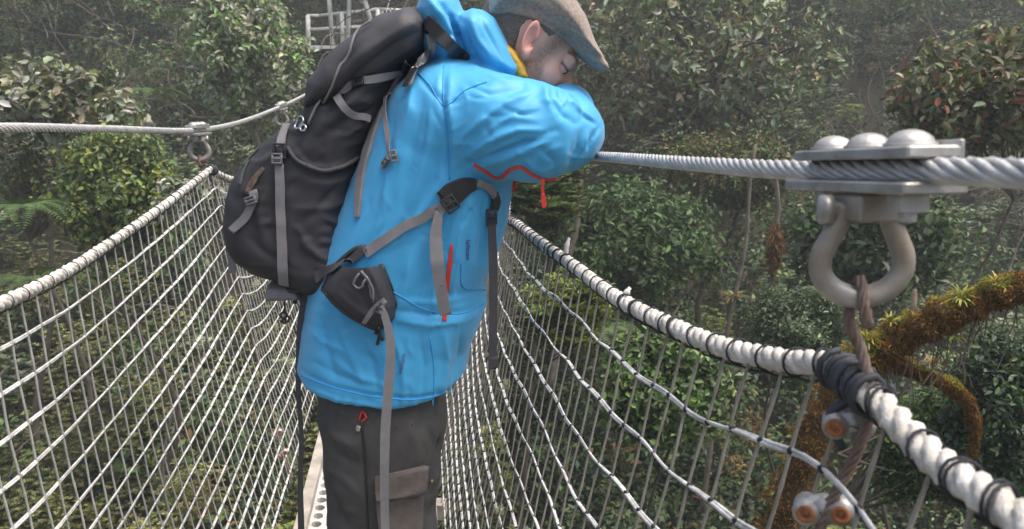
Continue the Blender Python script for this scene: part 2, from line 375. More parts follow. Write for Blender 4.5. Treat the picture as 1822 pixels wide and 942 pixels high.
carpet('far_canopy', 'hazy far canopy of mixed forest rising to the top', 1300, (24, 52), 6.5, 1.15, 170, 0.24, 0.45, [G_DARK, G_MID, G_OLIVE, G_GREY, BRN], M['leafmatt'], w=[.3, .3, .18, .12, .10], density=clear, up=0.6)
carpet('grey_leaved_bushes', 'grey green leafy bush layer scattered over the far bank', 260, (13, 32), 3.2, 0.6, 170, 0.17, 0.5, [G_GREY, (0.12, 0.13, 0.10), G_MID], M['gloss'], density=clear, up=0.8, six=True, rosette=1)
carpet('brown_dead_foliage', 'patches of brown dead ferns and moss among the green cover', 150, (9, 30), 3.0, 0.45, 150, 0.12, 0.25, [(0.10, 0.055, 0.03), (0.14, 0.08, 0.035), G_OLIVE], M['leafmatt'], density=clear, up=0.3)
carpet('yellow_green_sprays', 'bright yellow green leaf sprays here and there on the banks', 90, (9, 26), 3.0, 0.4, 120, 0.13, 0.45, [G_YEL, G_BR, (0.16, 0.17, 0.06)], M['leaf'], density=clear, up=1.0, six=True, rosette=1)
# outside the frame the same cover, thinner, so the place holds up from a step aside
def sides():
    n = 3600; x = rng.uniform(-42, 42, n); y = rng.uniform(-22, 42, n); C = np.stack([x, y, ground(x, y)+rng.random(n)*2.2], 1)
    C = C[(~inview(C, 1.12) | (y < 5)) & ((C[:, 2] < -1.5) | (np.abs(C[:, 0]) > 6))]
    tag(leafobj('outer_undergrowth', [clumps(C, 1.1, 70, 0.26, 0.5, [G_DARK, G_MID, G_OLIVE], up=0.7)], M['leafmatt']), 'green cover on the banks beyond both picture edges', kind='stuff')
sides()
# ------------------------------------------------------------------ woody parts
def wander(p0, d0, L, n, jit, grav=0.0, seed=None):
    r = rng if seed is None else np.random.default_rng(seed)
    p = np.array(p0, float); d = np.array(d0, float); d /= np.linalg.norm(d); pts = [p.copy()]
    for i in range(n):
        d = d+r.normal(size=3)*jit; d[2] += grav; d /= np.linalg.norm(d); p = p+d*L/n; pts.append(p.copy())
    return [Vector(q) for q in pts]
def twigs(name, label, n, region, L, r0, mt, grav=-0.05, jit=0.22, kind='stuff'):
    mb = MB()
    for i in range(n):
        p, d = region(); pts = wander(p, d, L*(0.5+rng.random()), 9, jit, grav)
        q = r0*(0.6+0.8*rng.random()); mb.tube(pts, [q*(1-0.75*k/9) for k in range(10)], 4, caps=False)
        if rng.random() < 0.7:
            a = pts[4]; mb.tube(wander(a, unit(1)[0]+np.array([0, 0, 0.3]), L*0.35, 5, jit, grav), [q*0.55*(1-0.7*k/5) for k in range(6)], 3, caps=False)
    o = mb.build(name, mt); tag(o, label, kind=kind); return o
def reg(yr, ur, hr, up):
    def f():
        y = rng.uniform(*yr); x = rng.uniform(*ur)*y; z = float(ground(x, y))+rng.uniform(*hr)
        d = unit(1)[0]; d[2] = abs(d[2])*up[0]+up[1]; return (x, y, z), d
    return f
twigs('pale_twigs', 'pale lichen covered twigs and dead stems among the leaves', 420, reg((12, 28), (-0.65, 0.68), (0.8, 3.4), (1.0, 0.1)), 1.9, 0.018, M['palebark'])
twigs('hanging_roots', 'brown hanging roots and vines below the far canopy', 300, reg((20, 34), (-0.65, 0.5), (1.5, 5.5), (-1.0, -0.2)), 2.8, 0.02, M['bark'], grav=-0.12)
def make_tree(name, base, top, r0, label, cat, crown_c, crown_r, nlimb, spec, mt, bark, clump_r, nclump, nper, L, Wd, pal, w=None, seed=1, group=None, parts=None, up=0.55, six=True, rosette=0, bend=0.12, low=0.75, shellc=0.25):
    """trunk from base to top, limbs fanning into an ellipsoidal crown, clumps at twig ends"""
    rs = np.random.default_rng(seed); base = Vector(base); top = Vector(top)
    root = empty(name, base, label, cat, group)
    n = 14; ax = (top-base); sidev = ax.cross(Vector((0, 1, 0.3))).normalized()
    o1 = rs.uniform(-1, 1); o2 = rs.uniform(-1, 1)
    tr = [base+ax*(i/n)+sidev*(bend*ax.length*(math.sin(i/n*math.pi*1.3)*o1+0.4*math.sin(i/n*math.pi*3)*o2)) for i in range(n+1)]
    mb = MB(); mb.tube(tr, [r0*(1.25 if i == 0 else 1)*(1-0.6*i/n) for i in range(n+1)], 9); mb.build('trunk', bark, root)
    cc = Vector(crown_c); cr = Vector(crown_r)
    ends = []
    d = unit(nclump, rs); q = (shellc+(1-shellc)*rs.random(nclump)**0.45)[:, None]
    ends = np.array(cc[:])+d*q*np.array(cr[:])
    lm = MB()
    low = max(low, 1-cr.z*0.9/ax.length)
    for k in range(nlimb):
        e = Vector(ends[rs.integers(nclump)]); s = tr[int(n*low)+rs.integers(0, n-int(n*low)+1)]
        mid = s.lerp(e, 0.5)+Vector(unit(1, rs)[0])*((e-s).length*0.14)
        pts = catmull([s, mid, e], (e-s).length/8+1e-4)
        rr = r0*0.42*(0.6+0.6*rs.random()); m_ = len(pts)
        lm.tube(pts, [rr*(1-0.85*i/(m_-1))+0.003 for i in range(m_)], 6, caps=False)
        for _ in range(3):
            a = pts[rs.integers(m_//3, m_)]; e2 = Vector(ends[np.argmin(np.sum((ends-np.array(a[:])-rs.normal(size=3)*0.25)**2, 1))])
            md = a.lerp(e2, 0.5)+Vector(unit(1, rs)[0])*((e2-a).length*0.2)
            pp = catmull([a, md, e2], max((e2-a).length/5, 1e-3)); lm.tube(pp, [rr*0.4*(1-0.8*i/max(1, len(pp)-1))+0.002 for i in range(len(pp))], 4, caps=False)
    lm.build('limb', bark, root)
    v = clumps(ends, clump_r*(0.6+0.8*rs.random(nclump)), nper, L, Wd, pal, w=w, up=up, six=six, rosette=rosette, shell=0.3, clumpjit=0.2)
    leafobj('crown', [v], mt, root)
    return root
def gz(x, y): return float(ground(x, y))
def basefor(px, Y, dy=0): 
    p = P(px, 300, Y); return Vector((p.x, Y+dy, gz(p.x, Y+dy)-0.2))
def tree_at(name, px, py, Y, rx_px, ry_px, label, cat, basepx=None, **kw):
    c = P(px, py, Y); s = Y/FPX; b = basefor(basepx if basepx else px, Y+0.3)
    rr = (rx_px*s, rx_px*s*0.85, ry_px*s)
    t = c-Vector((0, 0, rr[2]*0.1))
    args = dict(r0=0.06, nlimb=14, spec=None, mt=M['gloss'], bark=M['palebark'], clump_r=0.4, nclump=60, nper=60, L=0.14, Wd=0.45, pal=[G_GREY, G_MID])
    args.update(kw)
    return make_tree(name, b, t, label=label, cat=cat, crown_c=c, crown_r=rr, **args)
PALEL = (0.26, 0.28, 0.22)
tree_at('round_crowned_tree', 437, 95, 16, 98, 118, 'round crowned tree with grey green leathery leaves left of the backpack', 'tree', basepx=446, up=0.6, clump_r=0.30, nclump=150, nper=30, L=0.17, Wd=0.46, pal=[(0.17, 0.20, 0.14), (0.13, 0.24, 0.06), PALEL, (0.20, 0.23, 0.16)], w=[.35, .28, .15, .22], seed=3, r0=0.075, nlimb=22, low=0.5)
tree_at('pale_leaved_tree', 105, 175, 12.5, 150, 62, 'wide low tree with pale silvery leaves above the left cable', 'tree', basepx=60, up=0.9, clump_r=0.34, nclump=85, nper=21, L=0.20, Wd=0.55, pal=[PALEL, G_GREY, G_OLIVE, (0.16, 0.14, 0.10)], w=[.36, .28, .22, .14], seed=5, nlimb=26, low=0.4)
tree_at('yellow_green_bush', 215, 345, 11.5, 110, 105, 'bushy yellow green tree just behind the left rope and under the cable', 'tree', up=0.6, clump_r=0.34, nclump=120, nper=42, L=0.12, Wd=0.55, pal=[G_YEL, G_MID, (0.09, 0.13, 0.035), G_GREY], w=[.3, .3, .25, .15], seed=8, mt=M['leaf'], bark=M['bark'])
tree_at('silver_leaved_shrub', 345, 345, 10.5, 62, 40, 'small shrub with big silver leaves beside the yellow green bush', 'shrub', clump_r=0.2, nclump=26, nper=30, L=0.12, Wd=0.5, pal=[PALEL, G_GREY], seed=9, nlimb=10, r0=0.03)
tree_at('twig_covered_tree', 60, 330, 12.5, 75, 75, 'thin tree of tangled brown twigs at the left edge', 'tree', clump_r=0.4, nclump=34, nper=22, L=0.11, Wd=0.45, pal=[BRN, G_OLIVE, G_DARK], seed=11, nlimb=40, r0=0.05, mt=M['leaf'])
tree_at('twisted_mossy_tree', 1235, 105, 20, 245, 135, 'large hazy tree with twisted mossy limbs above the right cable', 'tree', basepx=1180, clump_r=0.6, up=0.6, nclump=200, nper=28, L=0.24, Wd=0.46, pal=[G_GREY, G_OLIVE, G_MID, BRN], w=[.42, .26, .2, .12], seed=13, nlimb=48, r0=0.24, bark=M['mossbark'], low=0.3, mt=M['gloss'])
tree_at('red_leaved_tree', 1735, 160, 9.5, 130, 105, 'tree with reddish new leaves at the upper right edge', 'tree', basepx=1790, clump_r=0.27, up=0.6, nclump=120, nper=21, L=0.15, Wd=0.48, pal=[G_OLIVE, G_GREY, RED, (0.19, 0.16, 0.11)], w=[.40, .34, .10, .16], seed=17, nlimb=36, r0=0.035, mt=M['leaf'], bark=M['bark'])
tree_at('grey_green_bush', 1425, 575, 8.5, 90, 66, 'soft grey green bush below the big near shackle', 'bush', clump_r=0.20, nclump=120, nper=60, L=0.062, Wd=0.36, pal=[G_GREY, (0.075, 0.11, 0.075), G_MID], seed=19, nlimb=20, r0=0.03, mt=M['leaf'], bark=M['bark'])
tree_at('palmate_leaved_tree', 965, 345, 10, 75, 70, 'dark tree with finger shaped leaves beside the jacket hem of the sleeve', 'tree', rosette=1, clump_r=0.35, nclump=46, nper=49, L=0.16, Wd=0.22, pal=[G_MID, G_DARK, G_OLIVE], seed=23, nlimb=18, r0=0.05, mt=M['leaf'], bark=M['bark'])
tree_at('yellow_palmate_shrub', 1010, 560, 7.5, 75, 62, 'yellow green shrub with finger shaped leaves behind the right net', 'shrub', rosette=1, clump_r=0.22, nclump=44, nper=49, L=0.13, Wd=0.22, pal=[G_YEL, (0.10, 0.13, 0.03), G_MID], seed=29, nlimb=12, r0=0.03, mt=M['leaf'], bark=M['bark'])
tree_at('blue_green_bush', 1775, 760, 5.2, 88, 190, 'dark blue green bush filling the lower right corner', 'bush', clump_r=0.16, nclump=210, nper=46, L=0.062, Wd=0.46, pal=[G_BLUE, G_DARK, (0.06, 0.085, 0.065), G_MID], seed=31, nlimb=26, r0=0.03, mt=M['leaf'], bark=M['bark'])
tree_at('feathery_tree', 1120, 430, 13, 170, 100, 'feathery mid green tree behind the right rope', 'tree', clump_r=0.5, nclump=130, nper=60, L=0.15, Wd=0.42, pal=[G_MID, G_DARK, (0.06, 0.10, 0.045)], seed=37, nlimb=20, r0=0.09, mt=M['leafmatt'], bark=M['bark'])
tree_at('dark_leafy_tree', 1560, 420, 11, 130, 110, 'dense dark green tree showing through the big near shackle', 'tree', clump_r=0.42, nclump=110, nper=56, L=0.14, Wd=0.52, pal=[G_DARK, G_MID, G_GREY], seed=41, nlimb=20, r0=0.08, mt=M['leaf'], bark=M['bark'])
tree_at('brown_tinged_tree', 1290, 300, 15, 120, 60, 'olive tree with brownish leaves just under the right cable', 'tree', clump_r=0.5, nclump=80, nper=80, L=0.13, Wd=0.42, pal=[G_OLIVE, BRN, G_MID], seed=43, nlimb=20, r0=0.08, mt=M['leaf'], bark=M['bark'])
tree_at('leafy_green_shrub', 1180, 690, 7.2, 110, 90, 'leafy mid green shrub low behind the right net', 'shrub', clump_r=0.26, nclump=110, nper=60, L=0.095, Wd=0.5, pal=[G_MID, G_BR, G_DARK], seed=47, nlimb=16, r0=0.03, mt=M['leaf'], bark=M['bark'])
tree_at('fine_leaved_shrub', 1640, 800, 5.6, 75, 110, 'fine leaved green shrub under the thick rope at right', 'shrub', clump_r=0.18, nclump=110, nper=60, L=0.055, Wd=0.36, pal=[G_MID, G_BR, G_DARK], seed=53, nlimb=16, r0=0.02, mt=M['leaf'], bark=M['bark'])
# bare slender trunks
def slender(px0, py0, px1, py1, Y, r, label, moss=None):
    a = P(px0, py0, Y); b = P(px1, py1, Y); d = (b-a); root_p = b+d*1.6
    root_p.z = max(root_p.z, gz(root_p.x, root_p.y)-0.2) if root_p.z > gz(root_p.x, root_p.y) else root_p.z
    pts = catmull([a-d*0.25, a, a.lerp(b, .5)+Vector((0.06, 0, 0)), b, root_p], 0.25); n = len(pts)
    root = empty('slender_tree', root_p, label, 'tree')
    mb = MB(); mb.tube(pts, [r*(0.55+0.6*i/n) for i in range(n)], 8); mb.build('trunk', M['palebark'], root)
    if moss:
        c = P(*moss[:2], Y); n_ = 1500
        d_ = unit(n_); C = np.array(c[:])+d_*np.array([0.13, 0.13, 0.42])*rng.random((n_, 1))**0.5
        D = d_.copy(); D[:, 2] -= 1.6
        v = leaves(C, unit(n_), D, np.full(n_, 0.11), np.full(n_, 0.014), pick([(0.16, 0.075, 0.03), (0.09, 0.05, 0.02), (0.2, 0.12, 0.05)], n_))
        leafobj('moss', [v], M['leafmatt'], root)
    return root
slender(1380, 312, 1376, 430, 12, 0.05, 'straight pale trunk with a hanging lump of brown moss', (1378, 445))
slender(1335, 320, 1300, 560, 10, 0.035, 'thin leaning lichen spotted trunk with a spiky rosette near its foot')
slender(1030, 320, 1010, 470, 12, 0.06, 'dark leaning mossy trunk right of the sleeve zip')
def bromeliad(c, R, n, label, pal, upb=0.5):
    V = []; F = []; C = []; k = 0; c = np.array(c[:])
    for i in range(n):
        th = rng.random()*2*math.pi; el = rng.uniform(0.1, 1.3)*upb; L = R*rng.uniform(0.7, 1.1); wd = R*0.06
        h = np.array([math.cos(th), math.sin(th), 0]); sdv = np.array([-h[1], h[0], 0]); cl = pick(pal, 1)[0]
        for s in range(6):
            t = s/5; p = c+h*L*t*0.9*math.cos(el)+np.array([0, 0, L*(t*math.sin(el)+0.35*t-0.75*t*t*0.8)])
            ww = wd*(1-t)**0.6+0.0008
            V += [p+sdv*ww, p-sdv*ww]; C += [cl, cl]
            if s: F.append([k+2*s-2, k+2*s-1, k+2*s+1, k+2*s])
        k += 12
    o = mesh('bromeliad', np.array(V), np.array(F), M['leaf'], None, False, cols=np.array(C)); tag(o, label, 'plant', 'bromeliads on the trees'); return o
bromeliad(P(1305, 530, 10), 0.24, 46, 'spiky bromeliad rosette on the thin leaning trunk', [(0.14, 0.15, 0.05), (0.22, 0.11, 0.06), (0.10, 0.13, 0.05)])
bromeliad(P(1135, 250, 19), 0.4, 30, 'orange tinged bromeliad on a mossy limb right of the cap', [ORG, (0.15, 0.15, 0.04)])
# ferns at the left edge
def fern(c, R, n, label, seed):
    rs = np.random.default_rng(seed); C = []; N = []; D = []; L = []; Wd = []
    for i in range(n):
        th = rs.random()*2*math.pi; h = np.array([math.cos(th), math.sin(th), 0.]); sdv = np.array([-h[1], h[0], 0.])
        for s in range(4, 26):
            t = s/26; p = np.array(c[:])+h*R*t+np.array([0, 0, R*(0.75*t-0.95*t*t)])
            for g in (-1, 1):
                ll = R*0.26*math.sin(t*math.pi)**0.7; C.append(p+sdv*g*ll*0.5); N.append(np.array([0, 0, 1.])+h*0.4); D.append(sdv*g+h*0.3); L.append(ll); Wd.append(R*0.035)
    C = np.array(C); N = np.array(N); N /= np.linalg.norm(N, axis=1)[:, None]
    v = leaves(C, N, np.array(D), np.array(L), np.array(Wd), pick([G_MID, (0.035, 0.06, 0.02)], len(C), 0.12))
    o = leafobj('fern', [v], M['leafmatt']); tag(o, label, 'fern', 'ferns on the banks'); return o
fern(P(40, 375, 10.5), 0.75, 11, 'green fern at the left edge under the brown twigs', 1)
fern(P(60, 500, 10.0), 0.7, 10, 'lower green fern just above the left rope', 2)
fern(P(255, 170, 17), 1.0, 10, 'fern in shade between the pale tree and round crowned tree', 3)
fern(P(1060, 590, 8.5), 0.6, 10, 'green fern low behind the middle of the right net', 4)
fern(P(345, 30, 20), 1.0, 9, 'drooping fern at the top behind the round crowned tree', 5)
# the moss covered tree close by on the right
def mossy():
    b0 = P(1400, 1500, 5.0); base = Vector((b0.x, 5.0, gz(b0.x, 5.0)-0.2))
    root = empty('mossy_tree', base, 'leaning tree thickly covered in orange brown moss at the right', 'tree')
    tr = catmull([base, P(1370, 1100, 5.1), P(1390, 930, 5.1), P(1440, 790, 5.0), P(1535, 640, 4.9), P(1600, 600, 4.9)], 0.06)
    br = catmull([P(1535, 645, 4.9), P(1590, 610, 4.85), P(1680, 565, 4.7), P(1760, 530, 4.6), P(1850, 505, 4.5), P(2050, 420, 4.4), P(2300, 380, 4.2), P(2500, 300, 4.0)], 0.05)
    b2 = catmull([P(1560, 640, 4.9), P(1640, 665, 4.9), P(1710, 700, 4.9), P(1735, 760, 4.95), P(1720, 850, 5.0)], 0.05)
    def limb(pts, r, nm):
        n = len(pts); mb = MB(); rr = [r[0]+(r[1]-r[0])*i/(n-1) for i in range(n)]
        rr = [q*(1+0.10*math.sin(i*0.8)+0.07*math.sin(i*2.1)) for i, q in enumerate(rr)]
        mb.tube(pts, rr, 12); mb.build(nm, M['mossbark'], root); return [(p, q) for p, q in zip(pts, rr)]
    A = limb(tr, (0.12, 0.085), 'trunk'); B = limb(br, (0.078, 0.028), 'branch'); C_ = limb(b2, (0.038, 0.014), 'branch')
    for (S, cnt, nm) in ((A, 34000, 'moss'), (B, 46000, 'moss'), (C_, 14000, 'moss')):
        pts = np.array([p[:] for p, q in S]); rr = np.array([q for p, q in S])
        i = rng.integers(0, len(S)-1, cnt); f = rng.random(cnt)[:, None]
        c = pts[i]*(1-f)+pts[i+1]*f; d = unit(cnt); tang = pts[i+1]-pts[i]; tang /= np.linalg.norm(tang, axis=1)[:, None]
        d -= tang*np.sum(d*tang, 1)[:, None]; d /= np.linalg.norm(d, axis=1)[:, None]
        nz = np.sin(c[:, 0]*17+2)*np.cos(c[:, 2]*23+d[:, 2]*2.5)+0.6*np.sin(c[:, 0]*41+d[:, 1]*3+c[:, 2]*30)
        lump = 1.15+0.55*np.clip(nz, -0.3, 1.3)*rng.random(cnt)**0.5+0.25*rng.random(cnt)**2
        C = c+d*(rr[i]*lump*1.05)[:, None]; D = d*0.35+unit(cnt)*0.8; D[:, 2] -= 0.7
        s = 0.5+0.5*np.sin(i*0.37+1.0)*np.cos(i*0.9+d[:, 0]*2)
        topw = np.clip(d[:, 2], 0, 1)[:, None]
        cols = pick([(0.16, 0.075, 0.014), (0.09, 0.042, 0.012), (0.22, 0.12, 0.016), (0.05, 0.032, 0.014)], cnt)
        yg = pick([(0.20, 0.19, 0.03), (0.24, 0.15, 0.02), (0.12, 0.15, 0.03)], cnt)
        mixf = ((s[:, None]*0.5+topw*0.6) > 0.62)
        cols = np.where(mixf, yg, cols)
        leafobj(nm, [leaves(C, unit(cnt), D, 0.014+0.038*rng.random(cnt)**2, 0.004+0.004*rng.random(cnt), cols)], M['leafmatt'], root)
    # hanging strands under the branch
    mb = MB()
    for k in range(130):
        p, q = B[rng.integers(0, len(B))]; mb.tube(wander(p-Vector((0, 0, q)), (0, 0, -1), rng.uniform(0.08, 0.45), 6, 0.12), [0.0035]*7, 4, caps=False)
    mb.build('hanging_moss', M['palebark'], root)
    return B, A, C_
MB_, MA_, MC_ = mossy()
BP = [(0.19, 0.22, 0.04), (0.12, 0.17, 0.04), (0.28, 0.20, 0.05)]
bromeliad(P(1710, 535, 4.62), 0.14, 40, 'yellow green plant cluster sitting on top of the mossy branch', BP, 0.9)
bromeliad(P(1545, 610, 4.85), 0.12, 34, 'yellow green plant cluster at the fork of the mossy tree', BP, 0.8)
bromeliad(P(1655, 650, 4.85), 0.11, 34, 'straw coloured spiky plant on the lower mossy branch', [(0.22, 0.15, 0.08), (0.2, 0.17, 0.06)], 0.7)
bromeliad(P(1585, 575, 4.8), 0.10, 30, 'small yellow plant tuft on the mossy branch between two larger ones', BP, 0.9)
bromeliad(P(1775, 512, 4.55), 0.13, 36, 'yellow green plant cluster at the right picture edge on the mossy branch', BP, 0.9)
bromeliad(P(1700, 600, 4.62), 0.08, 26, 'tiny green plant hanging on the underside of the mossy branch', BP, 0.2)
o = MB(); o.tube([P(1620, 600, 4.8), P(1624, 570, 4.8), P(1628, 515, 4.8)], [0.02, 0.028, 0.01], 8)
tag(o.build('lichen_stump', M['palebark']), 'pale lichen covered twig stump standing on the mossy branch', 'twig')
# ------------------------------------------------------------------ bridge
def dz(Y): return 0.004*max(Y, 0)**2
AL, AR = -0.74, 0.34
DLX, DRX = -0.43, 0.02
def wpt(a, Y, z): return Vector((a-VX*Y, Y, z))
def deckp(side, Y): return Vector(((DLX-0.065 if side < 0 else DRX+0.03)-VX*Y, Y, dz(Y)+0.035))
br = empty('footbridge_deck', (-0.2, 1, 0), 'narrow white perforated metal walkway of the suspension bridge', 'walkway')
# perforated plate: cells with an oval hole each
def plate():
    cw, cl = 0.05, 0.055; nc = 8; Ys = np.arange(-2.5, 26, cl); V = []; F = []; k = 0
    x0 = (DLX+DRX)/2-nc*cw/2
    th = np.arange(8)*math.pi/4+math.pi/8
    for r, y in enumerate(Ys):
        off = 0
        for c in range(nc):
            cx = x0+(c+0.5)*cw; cy = y+cl/2+(0.25*cl if c % 2 else -0.0)*0
            sq = [(cw/2, cl/4), (cw/4, cl/2), (-cw/4, cl/2), (-cw/2, cl/4), (-cw/2, -cl/4), (-cw/4, -cl/2), (cw/4, -cl/2), (cw/2, -cl/4)]
            inn = [(0.36*cw*math.cos(t), 0.36*cl*math.sin(t)) for t in th]
            cor = [(cw/2, cl/2), (-cw/2, cl/2), (-cw/2, -cl/2), (cw/2, -cl/2)]
            pts = sq+inn+cor
            for a, b in pts:
                yy = cy+b; V.append((cx+a-VX*yy, yy, dz(yy)))
            for i in range(8): F.append((k+i, k+(i+1) % 8, k+8+(i+1) % 8, k+8+i))
            for i, (a, b) in enumerate(((0, 1), (2, 3), (4, 5), (6, 7))): F.append((k+a, k+16+i, k+b, k+b) if False else (k+a, k+16+i, k+b))
            k += 20
    me = [f for f in F]
    o = mesh('walkway_plate', np.array(V), me, M['grate'], br, smooth=False)
    s = o.modifiers.new('thick', 'SOLIDIFY'); s.thickness = 0.02; s.offset = -1
plate()
for sx in (DLX+0.005, DRX-0.005):
    mb = MB(); pts = [Vector((sx-VX*y, y, dz(y))) for y in np.arange(-2.5, 26.1, 0.5)]
    V = []; F = []
    for i, p in enumerate(pts):
        for a, b in ((-0.02, -0.06), (0.02, -0.06), (0.02, 0.035), (-0.02, 0.035)): V.append((p.x+a, p.y, p.z+b))
        if i:
            for j in range(4): F.append((4*i-4+j, 4*i-4+(j+1) % 4, 4*i+(j+1) % 4, 4*i+j))
    mb.add(V, F); mb.build('side_board', M['timber'], br, smooth=False)
mb = MB()
for y in np.arange(-2.3, 26, 0.75):
    mb = MB(); mb.box(((DLX+DRX)/2-VX*y, y, dz(y)-0.10), (1, -VX, 0), (VX, 1, 0), (0, 0, 1), 0.56, 0.06, 0.06); mb.build('cross_bearer', M['timber'], br, smooth=False)
# hangers (distance ahead), left and right
hL = PL(352, 232, AL); h2L = PL(500, 190, AL); h3L = PL(556, 162, AL)
HL = [-1.6, 0.6, hL.y, h2L.y, h3L.y]; HR = [-1.6, 0.64, 3.0, 4.7, 6.2]
def ext(H):
    H = list(H)
    while H[-1] < 24: H.append(H[-1]+1.6)
    return H
HL, HR = ext(HL), ext(HR)
def cz(Y): return 1.32+dz(Y)
cl = catmull([wpt(AL, -3, 1.42), wpt(AL, 0.3, 1.425), PL(0, 228, AL), PL(180, 230, AL), hL, h2L, h3L]+[wpt(AL, y, cz(y)) for y in (7.5, 10, 14, 19, 25.5)], 0.012)
cr = catmull([wpt(AR, -3, 1.47), wpt(AR, 0.1, 1.465), PL(1822, 309, AR), PL(1600, 303, AR), PL(1420, 303, AR), PL(1250, 293, AR), PL(1100, 281, AR), PL(1045, 277, AR), wpt(AR, 2.3, 1.345), wpt(AR, 3, cz(3)+0.02)]+[wpt(AR, y, cz(y)) for y in (4.7, 7.5, 10, 14, 19, 25.5)], 0.012)
def splitfar(pts): return [p for p in pts if -2.5 < p.y < 8], [p for p in pts if p.y >= 7.99]
def cable(pts, label):
    a, b = splitfar(pts); mb = MB(); twisted(mb, a, 0.0063, 7, 0.125, 0.0033, 6); mb.tube(a[::6], 0.0052, 6)
    mb.tube(b[::8], 0.0095, 6)
    tag(mb.build('steel_cable', M['cable']), label, 'cable', 'handrail cables of the bridge')
cable(cl, 'twisted steel handrail cable on the left side of the bridge')
cable(cr, 'twisted steel handrail cable on the right that the man leans on')
def interp(pts):
    ys = np.array([p.y for p in pts]); xs = np.array([p.x for p in pts]); zs = np.array([p.z for p in pts]); o = np.argsort(ys)
    ys, xs, zs = ys[o], xs[o], zs[o]
    return lambda Y: Vector((float(np.interp(Y, ys, xs)), Y, float(np.interp(Y, ys, zs))))
cLf, cRf = interp(cl), interp(cr)
# border ropes: high at the hangers, sagging between
topL = [wpt(AL+0.02, -1.6, 1.25), wpt(AL+0.1, -0.5, 1.12), wpt(AL+0.04, 0.6, 1.20), P(0, 541, 1.27), P(110, 488, 1.52), P(200, 430, 1.80), P(300, 360, 2.25), P(362, 312, hL.y-0.12), P(376, 302, hL.y), P(386, 309, hL.y+0.1), P(404, 317, 3.1), P(436, 316, 3.45), P(470, 290, 3.95), P(515, 238, h2L.y)]
topR = [wpt(AR-0.02, -1.6, 1.25), wpt(AR-0.05, -0.5, 1.15), Vector((0.31, 0.1, 1.16)), P(1822, 932, 0.43), P(1660, 815, 0.53), P(1560, 715, 0.61), P(1485, 655, 0.675), P(1400, 643, 0.76), P(1300, 622, 0.87), P(1200, 583, 1.03), P(1100, 532, 1.24), P(1030, 480, 1.5), P(960, 430, 1.83), P(925, 402, 2.15), P(903, 384, 2.6), wpt(AR-0.03, 3.0, 1.12)]
for H, T, a in ((HL, topL, AL), (HR, topR, AR)):
    last = T[-1].y
    for i in range(len(H)-1):
        if H[i+1] > last+0.1 and H[i] >= last-0.2:
            s = -1 if a < 0 else 1; m_ = (H[i]+H[i+1])/2
            T.append(wpt(a-s*0.08, m_, cz(m_)-0.42)); T.append(wpt(a-s*0.02, H[i+1], cz(H[i+1])-0.26))
topLp, topRp = catmull(topL, 0.012), catmull(topR, 0.010)
tLf, tRf = interp(topLp), interp(topRp)
def netpt(side, Y, t, H):
    T = tLf(Y) if side < 0 else tRf(Y); D = deckp(side, Y)
    # between hangers the net bellies inwards, at the hanger wires it is pulled out
    i = max(0, min(len(H)-2, int(np.searchsorted(H, Y))-1)); f = (Y-H[i])/(H[i+1]-H[i]); f = min(max(f, 0), 1)
    belly = (4*f*(1-f))**0.75
    p = T.lerp(D, t)
    p.x += side*belly*0.025*math.sin(math.pi*t)*(1 if side < 0 else 0.2)
    p.z += -belly*0.045*math.sin(math.pi*t)
    return p
NROWS = {-1: 18, 1: 15}; WV = {-1: 0.25, 1: 1.0}
